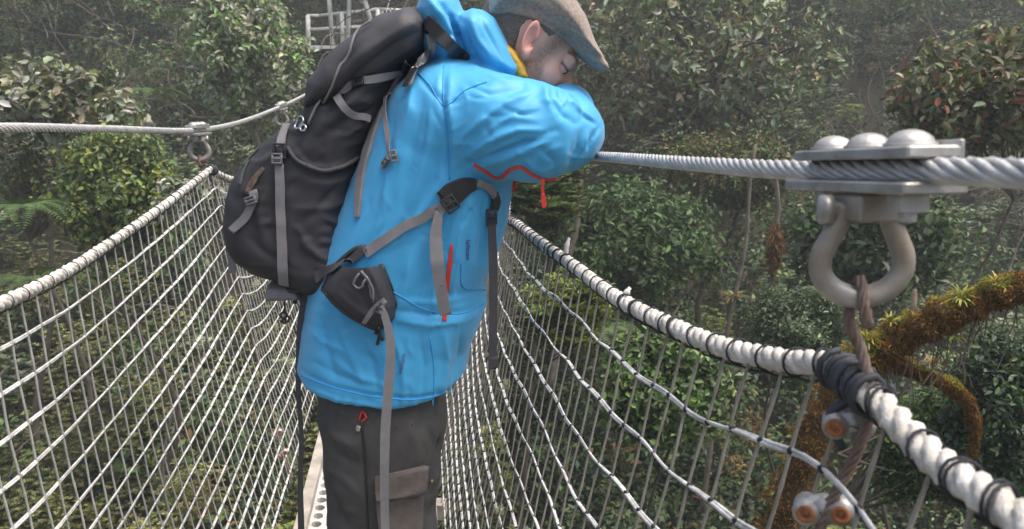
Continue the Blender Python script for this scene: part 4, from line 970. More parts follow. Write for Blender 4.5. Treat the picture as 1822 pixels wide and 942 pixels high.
# head frame: pitched down and turned a little away
hp, hy = math.radians(36), math.radians(9)
fx = Vector((math.cos(hp)*math.cos(hy), math.cos(hp)*math.sin(hy), -math.sin(hp)))
ly = Vector((-math.sin(hy), math.cos(hy), 0)); ly = (ly-fx*ly.dot(fx)).normalized(); uz = fx.cross(ly)
HS = 1.09
ear = W(945, 70, 1.585); HC = ear+ly*0.078*HS-uz*0.0+fx*0.004
RM = [tuple(fx), tuple(ly), tuple(uz)]
def H(x, y, z): return HC+(fx*x+ly*y+uz*z)*HS
def build_body():
    x0 = W(560, 0).x; hx0, hx1 = W(845, 0).x, W(1085, 0).x
    ax = axis([(x0-0.05, hx0, 0.012), (hx0, hx1, 0.0027), (hx1, hx1+0.05, 0.012)])
    ay = axis([(YM-0.30, YM-0.13, 0.012), (YM-0.13, YM+0.15, 0.0027), (YM+0.15, YM+0.32, 0.012)])
    zt, zm = W(0, -60).z, W(0, 235).z
    az = axis([(0.0, zm, 0.014), (zm, zt, 0.0027)])
    f = Field(ax, ay, az)
    def E(x, y, z, r, k): f.join(f.ell(H(x, y, z), [q*HS for q in r], RM), k)
    E(-0.010, 0, 0.036, (0.086, 0.074, 0.074), 0.001)
    E(0.038, 0, -0.018, (0.058, 0.060, 0.080), 0.02)
    E(0.034, 0, -0.078, (0.052, 0.050, 0.034), 0.02)
    for s in (-1, 1):
        E(0.054, 0.038*s, -0.020, (0.024, 0.020, 0.020), 0.016)
        f.cut(f.ell(H(0.092, 0.034*s, 0.004), [0.022*HS, 0.017*HS, 0.012*HS], RM), 0.012)
        f.cut(f.ell(H(0.090, 0.052*s, 0.002), [0.022*HS, 0.014*HS, 0.012*HS], RM), 0.010)
        E(0.0740, 0.035*s, 0.003, (0.0125, 0.014, 0.0115), 0.004)
        f.cut(f.ell(H(0.089, 0.034*s, 0.001), [0.005*HS, 0.013*HS, 0.0022*HS], RM), 0.002)
    f.join(f.cap(H(0.078, -0.042, 0.020), H(0.090, -0.008, 0.020), 0.009, 0.011), 0.014)
    f.join(f.cap(H(0.078, 0.042, 0.020), H(0.090, 0.008, 0.020), 0.009, 0.011), 0.014)
    f.join(f.cap(H(0.088, 0, 0.012), H(0.112, 0, -0.030), 0.009, 0.0125), 0.012)
    for s in (-1, 1): f.join(f.ell(H(0.103, 0.013*s, -0.035), [0.012, 0.009, 0.009], RM), 0.006)
    E(0.086, 0, -0.062, (0.014, 0.024, 0.008), 0.008); E(0.085, 0, -0.075, (0.013, 0.021, 0.008), 0.006); E(0.078, 0, -0.102, (0.020, 0.022, 0.016), 0.014)
    # ears
    for s in (-1, 1):
        yl = (f.X-HC.x)*ly.x+(f.Y-HC.y)*ly.y+(f.Z-HC.z)*ly.z; xl = (f.X-HC.x)*fx.x+(f.Y-HC.y)*fx.y+(f.Z-HC.z)*fx.z; zl = (f.X-HC.x)*uz.x+(f.Y-HC.y)*uz.y+(f.Z-HC.z)*uz.z
        yy = yl/HS*s-0.076-0.25*np.maximum(-(xl/HS)-0.0, 0); xe = xl/HS+0.006+0.2*zl/HS; ze = zl/HS
        q = np.sqrt((xe/0.0105)**2+(ze/0.0245)**2)
        ring = np.sqrt(((q-1)*0.017)**2+(yy-0.004)**2)-0.0042
        disc = np.maximum(np.abs(yy+0.003)-0.003, (q-1)*0.017)
        anti = np.sqrt(((np.sqrt(((xe-0.001)/0.006)**2+((ze-0.001)/0.016)**2)-1)*0.007)**2+(yy-0.0015)**2)-0.0024
        f.join(smin(smin(ring, disc, 0.004), anti, 0.003)*HS, 0.005)
        f.join(f.ell(H(0.004, 0.078*s, -0.028), [0.008, 0.005, 0.009], RM), 0.005)
        f.cut(f.ell(H(0.002, 0.086*s, -0.004), [0.006, 0.014, 0.011], RM), 0.003)
    # neck and body under the clothes
    nb = W(838, 132); f.join(f.cap(H(-0.035, 0, -0.03), nb, 0.058, 0.066), 0.03)
    f.join(f.chain([nb, W(790, 240), W(725, 430), W(690, 640)], [0.06, 0.09, 0.085, 0.085], 0.05), 0.04)
    for s, ys in ((-1, YN), (1, YF_)):
        sh = W(812, 200, ys-0.045*s); el = W(998, 236, YM+0.14*s)
        f.join(f.cap(nb, sh, 0.05, 0.045), 0.03); f.join(f.cap(sh, el, 0.048, 0.036), 0.03)
        # forearm folded across on the cable, hand on the other elbow
        wr = W(990-4*s, 218+8*s, YM-0.03*s); f.join(f.cap(el, wr, 0.034, 0.025), 0.015)
        hd = wr+Vector((0.0, -0.075*s, 0.004)); f.join(f.ell(wr.lerp(hd, 0.6), [0.022, 0.046, 0.036]), 0.015)
        for g in range(4):
            a = hd+Vector((0.0, 0.0, 0.026-0.018*g)); Lf = (0.040, 0.046, 0.043, 0.034)[g]
            b = a+Vector((0.006, -s*Lf*0.6, -0.001)); c = b+Vector((-0.010, -s*Lf*0.45, -0.004)); 
            f.join(f.chain([a, b, c], [0.0085, 0.008, 0.0068], 0.002), 0.004)
        th = wr+Vector((-0.012, -0.025*s, 0.026)); f.join(f.chain([th, th+Vector((-0.004, -0.022*s, 0.020)), th+Vector((-0.002, -0.045*s, 0.028))], [0.012, 0.010, 0.0085], 0.004), 0.006)
    for hx, ys in ((665, YM-0.09), (705, YM+0.10)):
        hip = W(hx, 700, ys); kn = W(hx-6, 985, ys); an = Vector((kn.x-0.03, ys, 0.10)); 
        f.join(f.chain([W(690, 650), hip, kn, an], [0.08, 0.072, 0.052, 0.036], 0.03), 0.03)
        f.join(f.cap(an+Vector((-0.02, 0, -0.045)), an+Vector((0.15, 0.0, -0.055)), 0.032, 0.028), 0.03)
    V, Fc = surface_nets(ax, ay, az, f.phi)
    L = (V-np.array(HC[:]))@np.array([fx[:], ly[:], uz[:]]).T/HS      # head-local coordinates
    col = np.tile([0.76, 0.45, 0.35], (len(V), 1))
    rs = np.random.default_rng(3)
    beard = np.clip((-L[:, 2]-0.020-0.55*np.maximum(L[:, 0]-0.035, 0))/0.014, 0, 1)*np.clip((0.086+L[:, 0]*0+0.0-np.abs(L[:, 0]-0.035))/0.02, 0, 1)*(L[:, 2] > -0.14)
    side = np.clip(1-np.abs(L[:, 0]-0.030-0.3*np.maximum(L[:, 2], 0))/0.020, 0, 1)**0.7*(L[:, 2] < 0.06)*(L[:, 2] > -0.05)
    b = np.clip(beard*0.72+side*0.95, 0, 0.85)[:, None]*(0.55+0.45*rs.random((len(V), 1)))
    col = col*(1-b)+np.array([0.13, 0.095, 0.075])*b
    rd = np.exp(-((L[:, 0]-0.108)**2+(L[:, 2]+0.03)**2)/0.0003)+0.8*np.exp(-((L[:, 0]+0.006)**2/0.0006+(L[:, 2])**2/0.0016))*(np.abs(L[:, 1]) > 0.07)+0.4*np.exp(-((L[:, 0]-0.07)**2+(L[:, 2]+0.02)**2)/0.0004)
    col = col*(1-0.25*rd[:, None]*np.array([0.1, 1, 0.9])); col[:, 0] += 0.04*rd
    lash = np.exp(-((L[:, 2]-0.0015+0.25*(L[:, 0]-0.08))/0.0026)**2)*(np.abs(L[:, 1]) > 0.020)*(np.abs(L[:, 1]) < 0.052)*(L[:, 0] > 0.064)
    col = col*(1-0.85*lash[:, None])
    brow = np.exp(-((L[:, 2]-0.0255)/0.0035)**2)*(np.abs(L[:, 1]) > 0.010)*(np.abs(L[:, 1]) < 0.048)*(L[:, 0] > 0.06)
    col = col*(1-0.6*brow[:, None])
    V = relax(V, Fc, 1, 0.3)
    body = mesh('body', V, Fc, M['skin'], person, cols=col)
    for s in (-1, 1):
        mb = MB(); c = H(0.0765, 0.033*s, 0.0015); mb.dome(c, fx, 0.0112*HS, 0.0112*HS, 16, 6); mb.build('eye', M['eye'], body)
    # hair: close-cropped, on the back and side of the head
    hxa = W(850, 0).x; hxb = W(1000, 0).x
    f2 = Field(axis([(hxa, hxb, 0.0027)]), axis([(YM-0.10, YM+0.13, 0.0027)]), axis([(W(0, 125).z, W(0, -20).z, 0.0027)]))
    f2.join(f2.ell(H(-0.010, 0, 0.036), [0.0885*HS, 0.0765*HS, 0.0765*HS], RM), 0); f2.join(f2.ell(H(0.034, 0, -0.016), [0.058*HS, 0.062*HS, 0.080*HS], RM), 0.02); f2.join(f2.cap(H(-0.035, 0, -0.03), nb, 0.060, 0.068), 0.03)
    hairpoly = [W(*p) for p in ((850, 10), (900, -15), (985, 10), (988, 62), (976, 70), (966, 60), (956, 46), (938, 40), (926, 54), (921, 76), (916, 92), (905, 92), (878, 84), (850, 70))]
    d2 = f2.poly2(hairpoly)[:, None, :]+0*f2.Y
    f2.phi = smax(f2.phi, d2.astype(np.float32)+0.002*np.sin(f2.X*900)*np.sin(f2.Z*800), 0.006)
    hv, hf = surface_nets(f2.ax, f2.ay, f2.az, f2.phi)
    hv = relax(hv, hf, 1, 0.4); hn = normals(hv, hf); hv = hv+hn*(np.random.default_rng(2).random((len(hv), 1))-0.5)*0.0018
    mesh('hair', hv, hf, M['hair'], person)
build_body()
# flat cap
def build_cap():
    f = Field(axis([(W(865, 0).x, W(1095, 0).x, 0.003)]), axis([(YM-0.14, YM+0.17, 0.003)]), axis([(W(0, 145).z, W(0, -62).z, 0.003)]))
    out = [(875, 27), (875, 4), (890, -22), (925, -42), (972, -38), (1012, -12), (1040, 28), (1056, 72), (1070, 100), (1066, 108), (1046, 104), (1020, 82), (985, 58), (945, 36), (905, 26)]
    f.join(f.puff([W(*p, YM+0.01) for p in out], YM+0.012, 0.050, 0.102, 2.8), 0)
    f.join(smax(f.ell(H(-0.010, 0, 0.036), [0.092*HS, 0.080*HS, 0.082*HS], RM), f.poly2([W(*p, YM+0.01) for p in out])[:, None, :]+0*f.Y-0.004, 0.004), 0.01)
    # peak: a curved slab under the front of the crown
    pk = [(1008, 62), (1040, 76), (1064, 93), (1080, 115), (1081, 124), (1072, 128), (1052, 119), (1032, 102), (1010, 82)]
    f.join(f.puff([W(*p, YM+0.01) for p in pk], YM+0.018, 0.012, 0.074, 2.6), 0.006)
    V, Fc = surface_nets(f.ax, f.ay, f.az, f.phi)
    V = folds(V, Fc, [([(965, 40), (1000, 56), (1035, 76), (1068, 104)], -4.5, 3.5), ([(960, 30), (1000, 44), (1040, 66), (1066, 94)], 2.5, 4), ([(880, 20), (930, 30), (985, 52), (1030, 84)], -1.2, 4), ([(905, -5), (950, 5), (1000, 40)], 1.5, 10), ([(940, -20), (1000, 20), (1040, 66)], -1.6, 7), ([(985, -8), (1015, 30)], 1.3, 8)])
    V = relax(V, Fc, 2, 0.4)
    mesh('flat_cap', V, Fc, M['cap'], person)
build_cap()
# jacket
JT = []
def build_jacket():
    f = Field(axis([(W(505, 900).x, W(1085, 0).x, 0.004)]), axis([(YM-0.33, YM, 0.0044), (YM, YM+0.36, 0.006)]), axis([(W(0, 752).z-0.02, W(0, -45).z, 0.004)]))
    torso = [(748, 118), (790, 96), (862, 104), (905, 140), (922, 220), (918, 300), (912, 340), (902, 400), (884, 455), (862, 500), (866, 540), (856, 570), (838, 610), (832, 650), (815, 690), (800, 740), (798, 800), (533, 800), (531, 700), (533, 672), (538, 620), (546, 560), (556, 500), (578, 430), (610, 350), (660, 230), (705, 150)]
    f.join(f.puff([W(*p) for p in torso], YM+0.01, 0.13, 0.205, 2.3), 0)
    # near sleeve: upper arm forward to the elbow, forearm turned away from the viewer over the cable
    a = W(792, 210, YN+0.035); b = W(880, 222, YN-0.005); c = W(948, 236, YN-0.01); d = W(1000, 236, YN+0.03); e = W(1012, 236, YN+0.09)
    f.join(f.chain([a, b, c, d], [0.084, 0.083, 0.082, 0.070], 0.03), 0.03)
    f.join(f.chain([d, e, W(1000, 226, YM+0.04)], [0.066, 0.060, 0.050], 0.03), 0.02)
    # far sleeve
    a = W(815, 200, YF_-0.03); c = W(930, 225, YF_+0.02); d = W(1000, 230, YF_+0.02)
    f.join(f.chain([a, c, d], [0.080, 0.070, 0.060], 0.03), 0.03)
    f.join(f.chain([d, W(1008, 200, YM+0.07), W(1002, 193, YM-0.02), W(1002, 194, YM-0.07)], [0.062, 0.050, 0.040, 0.030], 0.03), 0.022)
    f.join(f.ell(W(1020, 214, YM-0.06), [0.030, 0.05, 0.038]), 0.025)
    # hood: a thick collapsed collar round the back of the neck
    f.join(f.puff([W(*p) for p in ((742, 20), (752, -10), (790, -22), (815, -2), (828, 30), (824, 62), (838, 98), (800, 118), (765, 110), (748, 70))], YM+0.005, 0.045, 0.13, 2.2), 0.012)
    f.join(f.puff([W(*p) for p in ((818, 28), (840, 16), (862, 20), (884, 34), (906, 76), (932, 124), (918, 148), (868, 138), (832, 108), (814, 62))], YM+0.005, 0.035, 0.125, 2.2), 0.010)
    # room for the neck
    f.cut(f.cap(W(945, 60), W(884, 120), 0.052, 0.046), 0.012)
    f.cut(f.ell(H(0.02, 0, -0.02), [0.088, 0.072, 0.105], RM), 0.008)
    hemp = [(500, 682), (533, 690), (580, 706), (640, 722), (700, 729), (760, 729), (800, 722), (840, 712), (1150, 600), (1150, -200), (500, -200)]
    hp_ = []
    for p in hemp:
        q = W(*p); q.z = W(p[0], p[1], YM-0.19).z; hp_.append(q)
    d2 = f.poly2(hp_)[:, None, :]
    f.phi = smax(f.phi, (d2+0*f.Y).astype(np.float32), 0.012)
    V, Fc = surface_nets(f.ax, f.ay, f.az, f.phi)
    rs = np.random.default_rng(12)
    S = [ # sleeve
        ([(792, 120), (786, 170), (792, 215), (796, 280), (790, 330)], -5, 9), ([(800, 118), (800, 180), (806, 240), (802, 300)], 4, 13),
        ([(812, 262), (850, 222), (895, 186), (930, 172)], 4.5, 10), ([(822, 285), (868, 252), (920, 232), (975, 234)], 6, 11), ([(820, 300), (880, 276), (935, 254), (990, 232)], -5.5, 9), ([(845, 300), (900, 284), (950, 262), (992, 244)], 4, 9),
        ([(982, 148), (986, 178), (1000, 204), (1020, 218)], -7, 8), ([(968, 146), (972, 176), (984, 206)], 4.5, 10), ([(1006, 160), (1016, 184), (1036, 200)], 5, 9),
        ([(1030, 182), (1042, 208), (1064, 224)], -5, 7), ([(1062, 228), (1050, 248), (1046, 268)], -6, 6), ([(1030, 240), (1028, 268), (1010, 300)], -4.5, 8), ([(1042, 232), (1040, 256), (1026, 284)], 4, 7), ([(1012, 250), (1002, 284), (990, 310)], 3.5, 8),
        ([(830, 150), (870, 168), (915, 160)], -3, 9), ([(850, 128), (900, 146), (950, 142)], 3.5, 9), ([(890, 190), (930, 204), (965, 196)], -3, 8), ([(880, 215), (925, 210), (960, 215)], 3, 7), ([(960, 262), (985, 286), (990, 306)], -4, 8), ([(930, 280), (950, 300), (980, 316)], 3, 7),
        # shoulder and back
        ([(742, 132), (762, 158), (790, 186)], -3, 6), ([(735, 150), (728, 200), (706, 270)], 5, 11), ([(752, 170), (744, 230), (726, 310), (712, 380)], -5, 12), ([(768, 200), (762, 262), (742, 336), (716, 420)], 5, 12),
        ([(783, 250), (772, 320), (742, 392)], -5, 10), ([(700, 210), (690, 280), (672, 340)], -4, 10), ([(786, 318), (756, 372), (716, 424), (690, 440)], 5, 10), ([(690, 300), (684, 360), (664, 420)], 4.5, 11),
        # under the arm and the flank
        ([(820, 330), (800, 400), (780, 470), (762, 540)], -5, 10), ([(840, 345), (824, 420), (808, 500), (800, 560)], 4.5, 12), ([(862, 350), (858, 420), (850, 480)], -4, 10), ([(890, 340), (880, 400), (872, 460)], 4, 10), ([(730, 450), (724, 500), (706, 556)], 4, 12), ([(752, 440), (748, 500), (732, 560)], -4, 11), ([(772, 470), (770, 540), (762, 610)], 3.5, 10),
        # waist
        ([(700, 552), (760, 560), (820, 556), (856, 544)], -4, 7), ([(705, 572), (770, 580), (830, 572)], 3.5, 8), ([(706, 536), (770, 540), (840, 528)], 3, 7),
        # skirt of the jacket
        ([(600, 560), (620, 620), (650, 690)], 5, 14), ([(570, 560), (580, 620), (600, 684)], -4.5, 13), ([(640, 600), (664, 650), (676, 712)], -4, 12), ([(700, 600), (716, 650), (720, 714)], 4, 13), ([(556, 590), (575, 610), (620, 628)], 3.5, 9), ([(745, 590), (756, 650), (752, 714)], -3.5, 11), ([(790, 590), (796, 640), (786, 704)], 4.5, 12), ([(820, 590), (818, 630), (806, 680)], -4, 10),
        ([(552, 640), (600, 668), (660, 690)], -3, 8), ([(590, 640), (640, 672), (690, 690)], 3, 8),
        # hem channel
        ([(533, 660), (600, 690), (680, 706), (750, 708), (812, 690)], -3.5, 4.5), ([(530, 684), (600, 712), (680, 726), (760, 726), (806, 712)], 2.5, 6),
        # hood
        ([(760, -5), (786, 30), (800, 70), (790, 105)], 9, 10), ([(778, -8), (806, 30), (818, 70), (822, 100)], -9, 8), ([(750, 20), (762, 60), (778, 96)], -7, 8), ([(752, 60), (790, 66), (815, 60)], -5, 7), ([(836, 30), (850, 70), (880, 110)], 7, 9), ([(850, 24), (872, 64), (898, 112)], -5, 7), ([(828, 46), (836, 84), (860, 122)], -6, 7), ([(800, 12), (812, 40), (826, 52)], 6, 8)]
    V = folds(V, Fc, S)
    R_ = []
    for i in range(110):
        if rs.random() < 0.38:
            a = np.array([rs.uniform(800, 1030), rs.uniform(140, 310)]); th = rs.normal(-0.15, 0.45)
        else:
            a = np.array([rs.uniform(560, 880), rs.uniform(150, 700)]); th = rs.normal(1.75, 0.45)
        L_ = rs.uniform(18, 55); e = np.array([math.cos(th), math.sin(th)])*L_/2; bn = np.array([-e[1], e[0]])*rs.normal(0, 0.25)
        R_.append(([tuple(a-e), tuple(a+bn), tuple(a+e)], rs.choice([-1, 1])*rs.uniform(0.9, 2.4), rs.uniform(4, 8)))
    V = folds(V, Fc, R_)
    V = folds(V, Fc, [([(985, 150), (990, 172), (1004, 190)], -5, 3.5), ([(1020, 176), (1032, 196), (1058, 214)], 4, 4), ([(1066, 226), (1056, 244), (1044, 262)], -5, 3.5), ([(870, 272), (930, 246), (992, 240)], 4, 4), ([(838, 262), (880, 226), (930, 196)], 3.5, 4), ([(792, 330), (770, 380), (730, 430)], 4, 4), ([(760, 190), (752, 260), (728, 330)], -4, 4), ([(708, 240), (696, 310), (676, 360)], 3.5, 4), ([(830, 350), (816, 430), (800, 500)], 3.5, 4)])
    # small crumples everywhere
    x, y, z = V.T; N = normals(V, Fc)
    cr_ = 0.0005*np.sin(70*x+35*z+4*np.sin(22*z+9*y))*np.sin(31*z-26*x+20*y)+0.0003*np.sin(120*z+60*x*np.sin(9*z))*np.sin(90*x+60*y)
    cr_ += 0.0011*np.exp(-((z-W(0, 716, YM-0.19).z)/0.016)**2)*np.sin(230*x+130*y+2*np.sin(60*x))
    V = V+N*cr_[:, None]; V = relax(V, Fc, 1, 0.3)
    px, py = pxof(V)
    j = mesh('jacket', V, Fc, M['jacket'], person)
    JT.append(bvh(V, Fc)); return j
jacket = build_jacket()
def build_liner():
    f = Field(axis([(W(850, 0).x, W(945, 0).x, 0.003)]), axis([(YM-0.13, YM+0.14, 0.003)]), axis([(W(0, 170).z, W(0, 50).z, 0.003)]))
    f.join(f.puff([W(*p) for p in ((890, 72), (903, 78), (920, 94), (933, 114), (941, 140), (922, 148), (906, 128), (894, 100))], YM, 0.012, 0.088, 2.6), 0)
    f.cut(f.cap(W(958, 50), W(922, 150), 0.050, 0.050), 0.006)
    V, Fc = surface_nets(f.ax, f.ay, f.az, f.phi); V = folds(V, Fc, [([(890, 90), (905, 100), (918, 128)], -1.5, 3), ([(903, 112), (925, 112)], -1.5, 3)])
    mesh('yellow_collar_lining', V, Fc, M['liner'], person)
build_liner()
# trousers
TT = []
def build_trousers():
    f = Field(axis([(W(540, 0).x-0.03, W(830, 0).x, 0.006)]), axis([(YM-0.24, YM+0.28, 0.006)]), axis([(0.09, W(0, 640).z, 0.006)]))
    zk = W(660, 942, YM-0.09)
    def leg(cx, ys, off):
        pts = [W(cx, 640, ys), W(cx, 740, ys), W(cx-6, 840, ys), W(cx-6, 945, ys)]
        k = pts[-1]; pts += [Vector((k.x+0.0, ys, 0.46)), Vector((k.x-0.02, ys, 0.28)), Vector((k.x-0.035, ys, 0.11))]
        f.join(f.chain(pts, [0.094, 0.100, 0.094, 0.088, 0.082, 0.078, 0.074], 0.05), 0.012)
    leg(676, YM-0.075, 0); leg(706, YM+0.105, 0)
    f.join(f.puff([W(*p) for p in ((590, 640), (780, 640), (784, 740), (774, 790), (606, 790), (572, 712))], YM+0.01, 0.07, 0.155, 2.3), 0.03)
    V, Fc = surface_nets(f.ax, f.ay, f.az, f.phi)
    V = folds(V, Fc, [([(575, 750), (600, 780), (640, 800)], 6, 12), ([(580, 790), (620, 820), (650, 826)], -5, 10), ([(570, 830), (610, 850), (640, 880)], 5, 11), ([(642, 740), (650, 820), (652, 942)], -4, 5), ([(576, 870), (600, 900), (620, 942)], -5, 10), ([(560, 720), (590, 730), (620, 760)], -5, 9), ([(720, 740), (740, 790), (745, 830)], 3, 12), ([(690, 760), (700, 800), (690, 830)], -2.5, 10), ([(590, 900), (640, 915)], 4, 9), ([(760, 760), (775, 800)], -4, 9), ([(770, 840), (762, 942)], -4, 7)])
    x, y, z = V.T; N = normals(V, Fc); V = V+N*(0.0018*np.sin(60*z+25*x+3*np.sin(20*z))*np.sin(22*x-18*z+15*y))[:, None]
    V = relax(V, Fc, 2, 0.4); t = mesh('trousers', V, Fc, M['trouser'], person); TT.append(bvh(V, Fc)); return t
trousers = build_trousers()
ribbon([(712, 838), (712, 942), (712, 985)], [104, 98, 96], TT, off=0.004, thick=0.004, step=9).build('cargo_pocket', M['pocket'], trousers)
ribbon([(713, 836), (712, 860), (711, 884)], [110, 108, 104], TT, off=0.0085, thick=0.0035, step=8).build('pocket_flap', M['pocket'], trousers)
cordline([(660, 880), (710, 886), (764, 879)], 0.0007, TT, off=0.0095).build('seam', M['trouser'], trousers)
c, r_, u_, n_ = local(672, 873, TT, off=0.009); mb = MB(); mb.dome(c, n_, 0.0062, 0.003, 16, 4); mb.dome(c+n_*0.0028, n_, 0.0032, 0.001, 12, 2); mb.build('button', M['brass'], trousers)
c, r_, u_, n_ = local(764, 856, TT, off=0.006); mb = MB(); mb.dome(c, n_, 0.005, 0.003, 16, 4); mb.build('button', M['brass'], trousers)
cordline([(640, 748), (646, 732), (653, 742), (644, 750)], 0.0018, TT, off=0.004).build('zip_pull', M['red'], trousers)
c, r_, u_, n_ = local(638, 762, TT, ang=15, off=0.003); mb = MB(); mb.box(c, r_, u_, n_, 0.008, 0.011, 0.002, bev=0.0005); mb.build('zip_tag', M['galv'], trousers)
cordline([(643, 752), (648, 800), (652, 870), (655, 942)], 0.0022, TT, off=0.001).build('side_zip', M['buckle'], trousers)
for px, py in ((706, 762), (733, 757)):
    c, r_, u_, n_ = local(px, py, TT, off=0.0005); mb = MB(); mb.dome(c, n_, 0.002, 0.0012, 8, 2); mb.build('rivet', M['buckle'], trousers)
# boots
for ys in (YM-0.09, YM+0.10):
    k = W(660, 942, ys); x = k.x-0.045
    f = Field(axis([(x-0.12, x+0.26, 0.007)]), axis([(ys-0.07, ys+0.07, 0.007)]), axis([(0.0, 0.24, 0.007)]))
    f.join(f.cap((x-0.01, ys, 0.09), (x-0.005, ys, 0.19), 0.055, 0.055), 0); f.join(f.cap((x-0.03, ys, 0.062), (x+0.14, ys, 0.058), 0.048, 0.042), 0.03)
    f.phi = smax(f.phi, 0.014-f.Z+0*f.X+0*f.Y, 0.008)
    V, Fc = surface_nets(f.ax, f.ay, f.az, f.phi); mesh('boot', V, Fc, M['boot'], person)
# jacket trim
zipc = [(843, 293), (862, 304), (888, 318), (908, 302), (924, 297), (948, 311), (968, 319), (988, 319)]
ribbon(zipc, [6.0, 7.0, 6], JT, off=0.0022, thick=0.002, step=5).build('underarm_zip', M['red'], jacket)
def pull(pts, w, depth): ribbon(pts, w, JT, depth=depth, thick=0.003, step=4).build('zip_pull', M['red'], jacket)
z0 = hit(JT, 966, 316, 1.5)[0].y-0.006
pull([(966, 318), (965, 332), (966, 348)], 5, [z0, z0]); pull([(966, 344), (967, 356), (969, 370)], [6, 9, 8], [z0-0.003, z0-0.004])
z1 = hit(JT, 908, 330, 1.66)[0].y-0.006; pull([(916, 322), (915, 332), (914, 343)], [6, 6], [1.62, 1.62])
ribbon([(804, 434), (800, 470), (796, 505), (792, 545), (790, 572)], [4, 9, 8, 7, 9], JT, off=0.002, thick=0.002, step=6).build('pocket_zip', M['red'], jacket)
ribbon([(784, 345), (786, 355), (790, 368)], [5, 8], JT, off=0.002, step=4).build('zip_end', M['red'], jacket)
cordline([(700, 520), (760, 552), (830, 556), (862, 540)], 0.0012, JT, off=0.0006).build('seam', M['jtrim'], jacket)
cordline([(790, 118), (789, 160), (792, 200), (799, 260), (800, 320)], 0.0013, JT, off=0.0006).build('seam', M['jtrim'], jacket)
cordline([(742, 128), (765, 152), (790, 188), (830, 160), (866, 146)], 0.0011, JT, off=0.0006).build('seam', M['jtrim'], jacket)
cordline([(765, 600), (772, 660), (770, 722)], 0.0011, JT, off=0.0006).build('seam', M['jtrim'], jacket)
cordline([(536, 668), (600, 692), (680, 708), (750, 710), (808, 694)], 0.0012, JT, off=0.0005).build('seam', M['jtrim'], jacket)
cordline([(820, 470), (823, 510), (866, 517)], 0.0010, JT, off=0.0006).build('seam', M['jtrim'], jacket)
M['letter'] = mat('dark_violet_print', (0.09, 0.05, 0.22), 0.6); M['letterb'] = mat('grey_blue_print', (0.10, 0.16, 0.28), 0.6)
def lettering(text, pts, hpx, m):
    """word laid glyph by glyph down a line of places on the jacket"""
    cu = bpy.data.curves.new('t', 'FONT'); cu.body = text; cu.size = 1; cu.extrude = 0.01; cu.resolution_u = 3; cu.space_character = 1.15; cu.offset = 0.012
    o = bpy.data.objects.new('t', cu); link(o); dg = bpy.context.evaluated_depsgraph_get(); me = o.evaluated_get(dg).to_mesh()
    co = np.array([v.co[:] for v in me.vertices]); fs = [tuple(p.vertices) for p in me.polygons]
    o.evaluated_get(dg).to_mesh_clear(); bpy.data.objects.remove(o)
    x0, x1 = co[:, 0].min(), co[:, 0].max(); (ax_, ay_), (bx_, by_) = pts; e = np.array([bx_-ax_, by_-ay_]); L = np.hypot(*e); e = e/L; up = np.array([-e[1], e[0]])*-1.0
    V = []
    for p in co:
        t = (p[0]-x0)/(x1-x0)*L; q = np.array([ax_, ay_])+e*t+up*(p[1]*hpx)*1.0
        c, nn = hit(JT, q[0], q[1], 1.5); V.append(tuple(c+nn*(0.0012+p[2]*0.02)))
    mesh('lettering', np.array(V), fs, m, jacket, smooth=False)
lettering('lofoten', [(829, 427), (829, 462)], 11, M['letter'])
lettering('lofoten', [(716, 630), (710, 664)], 11, M['letterb'])
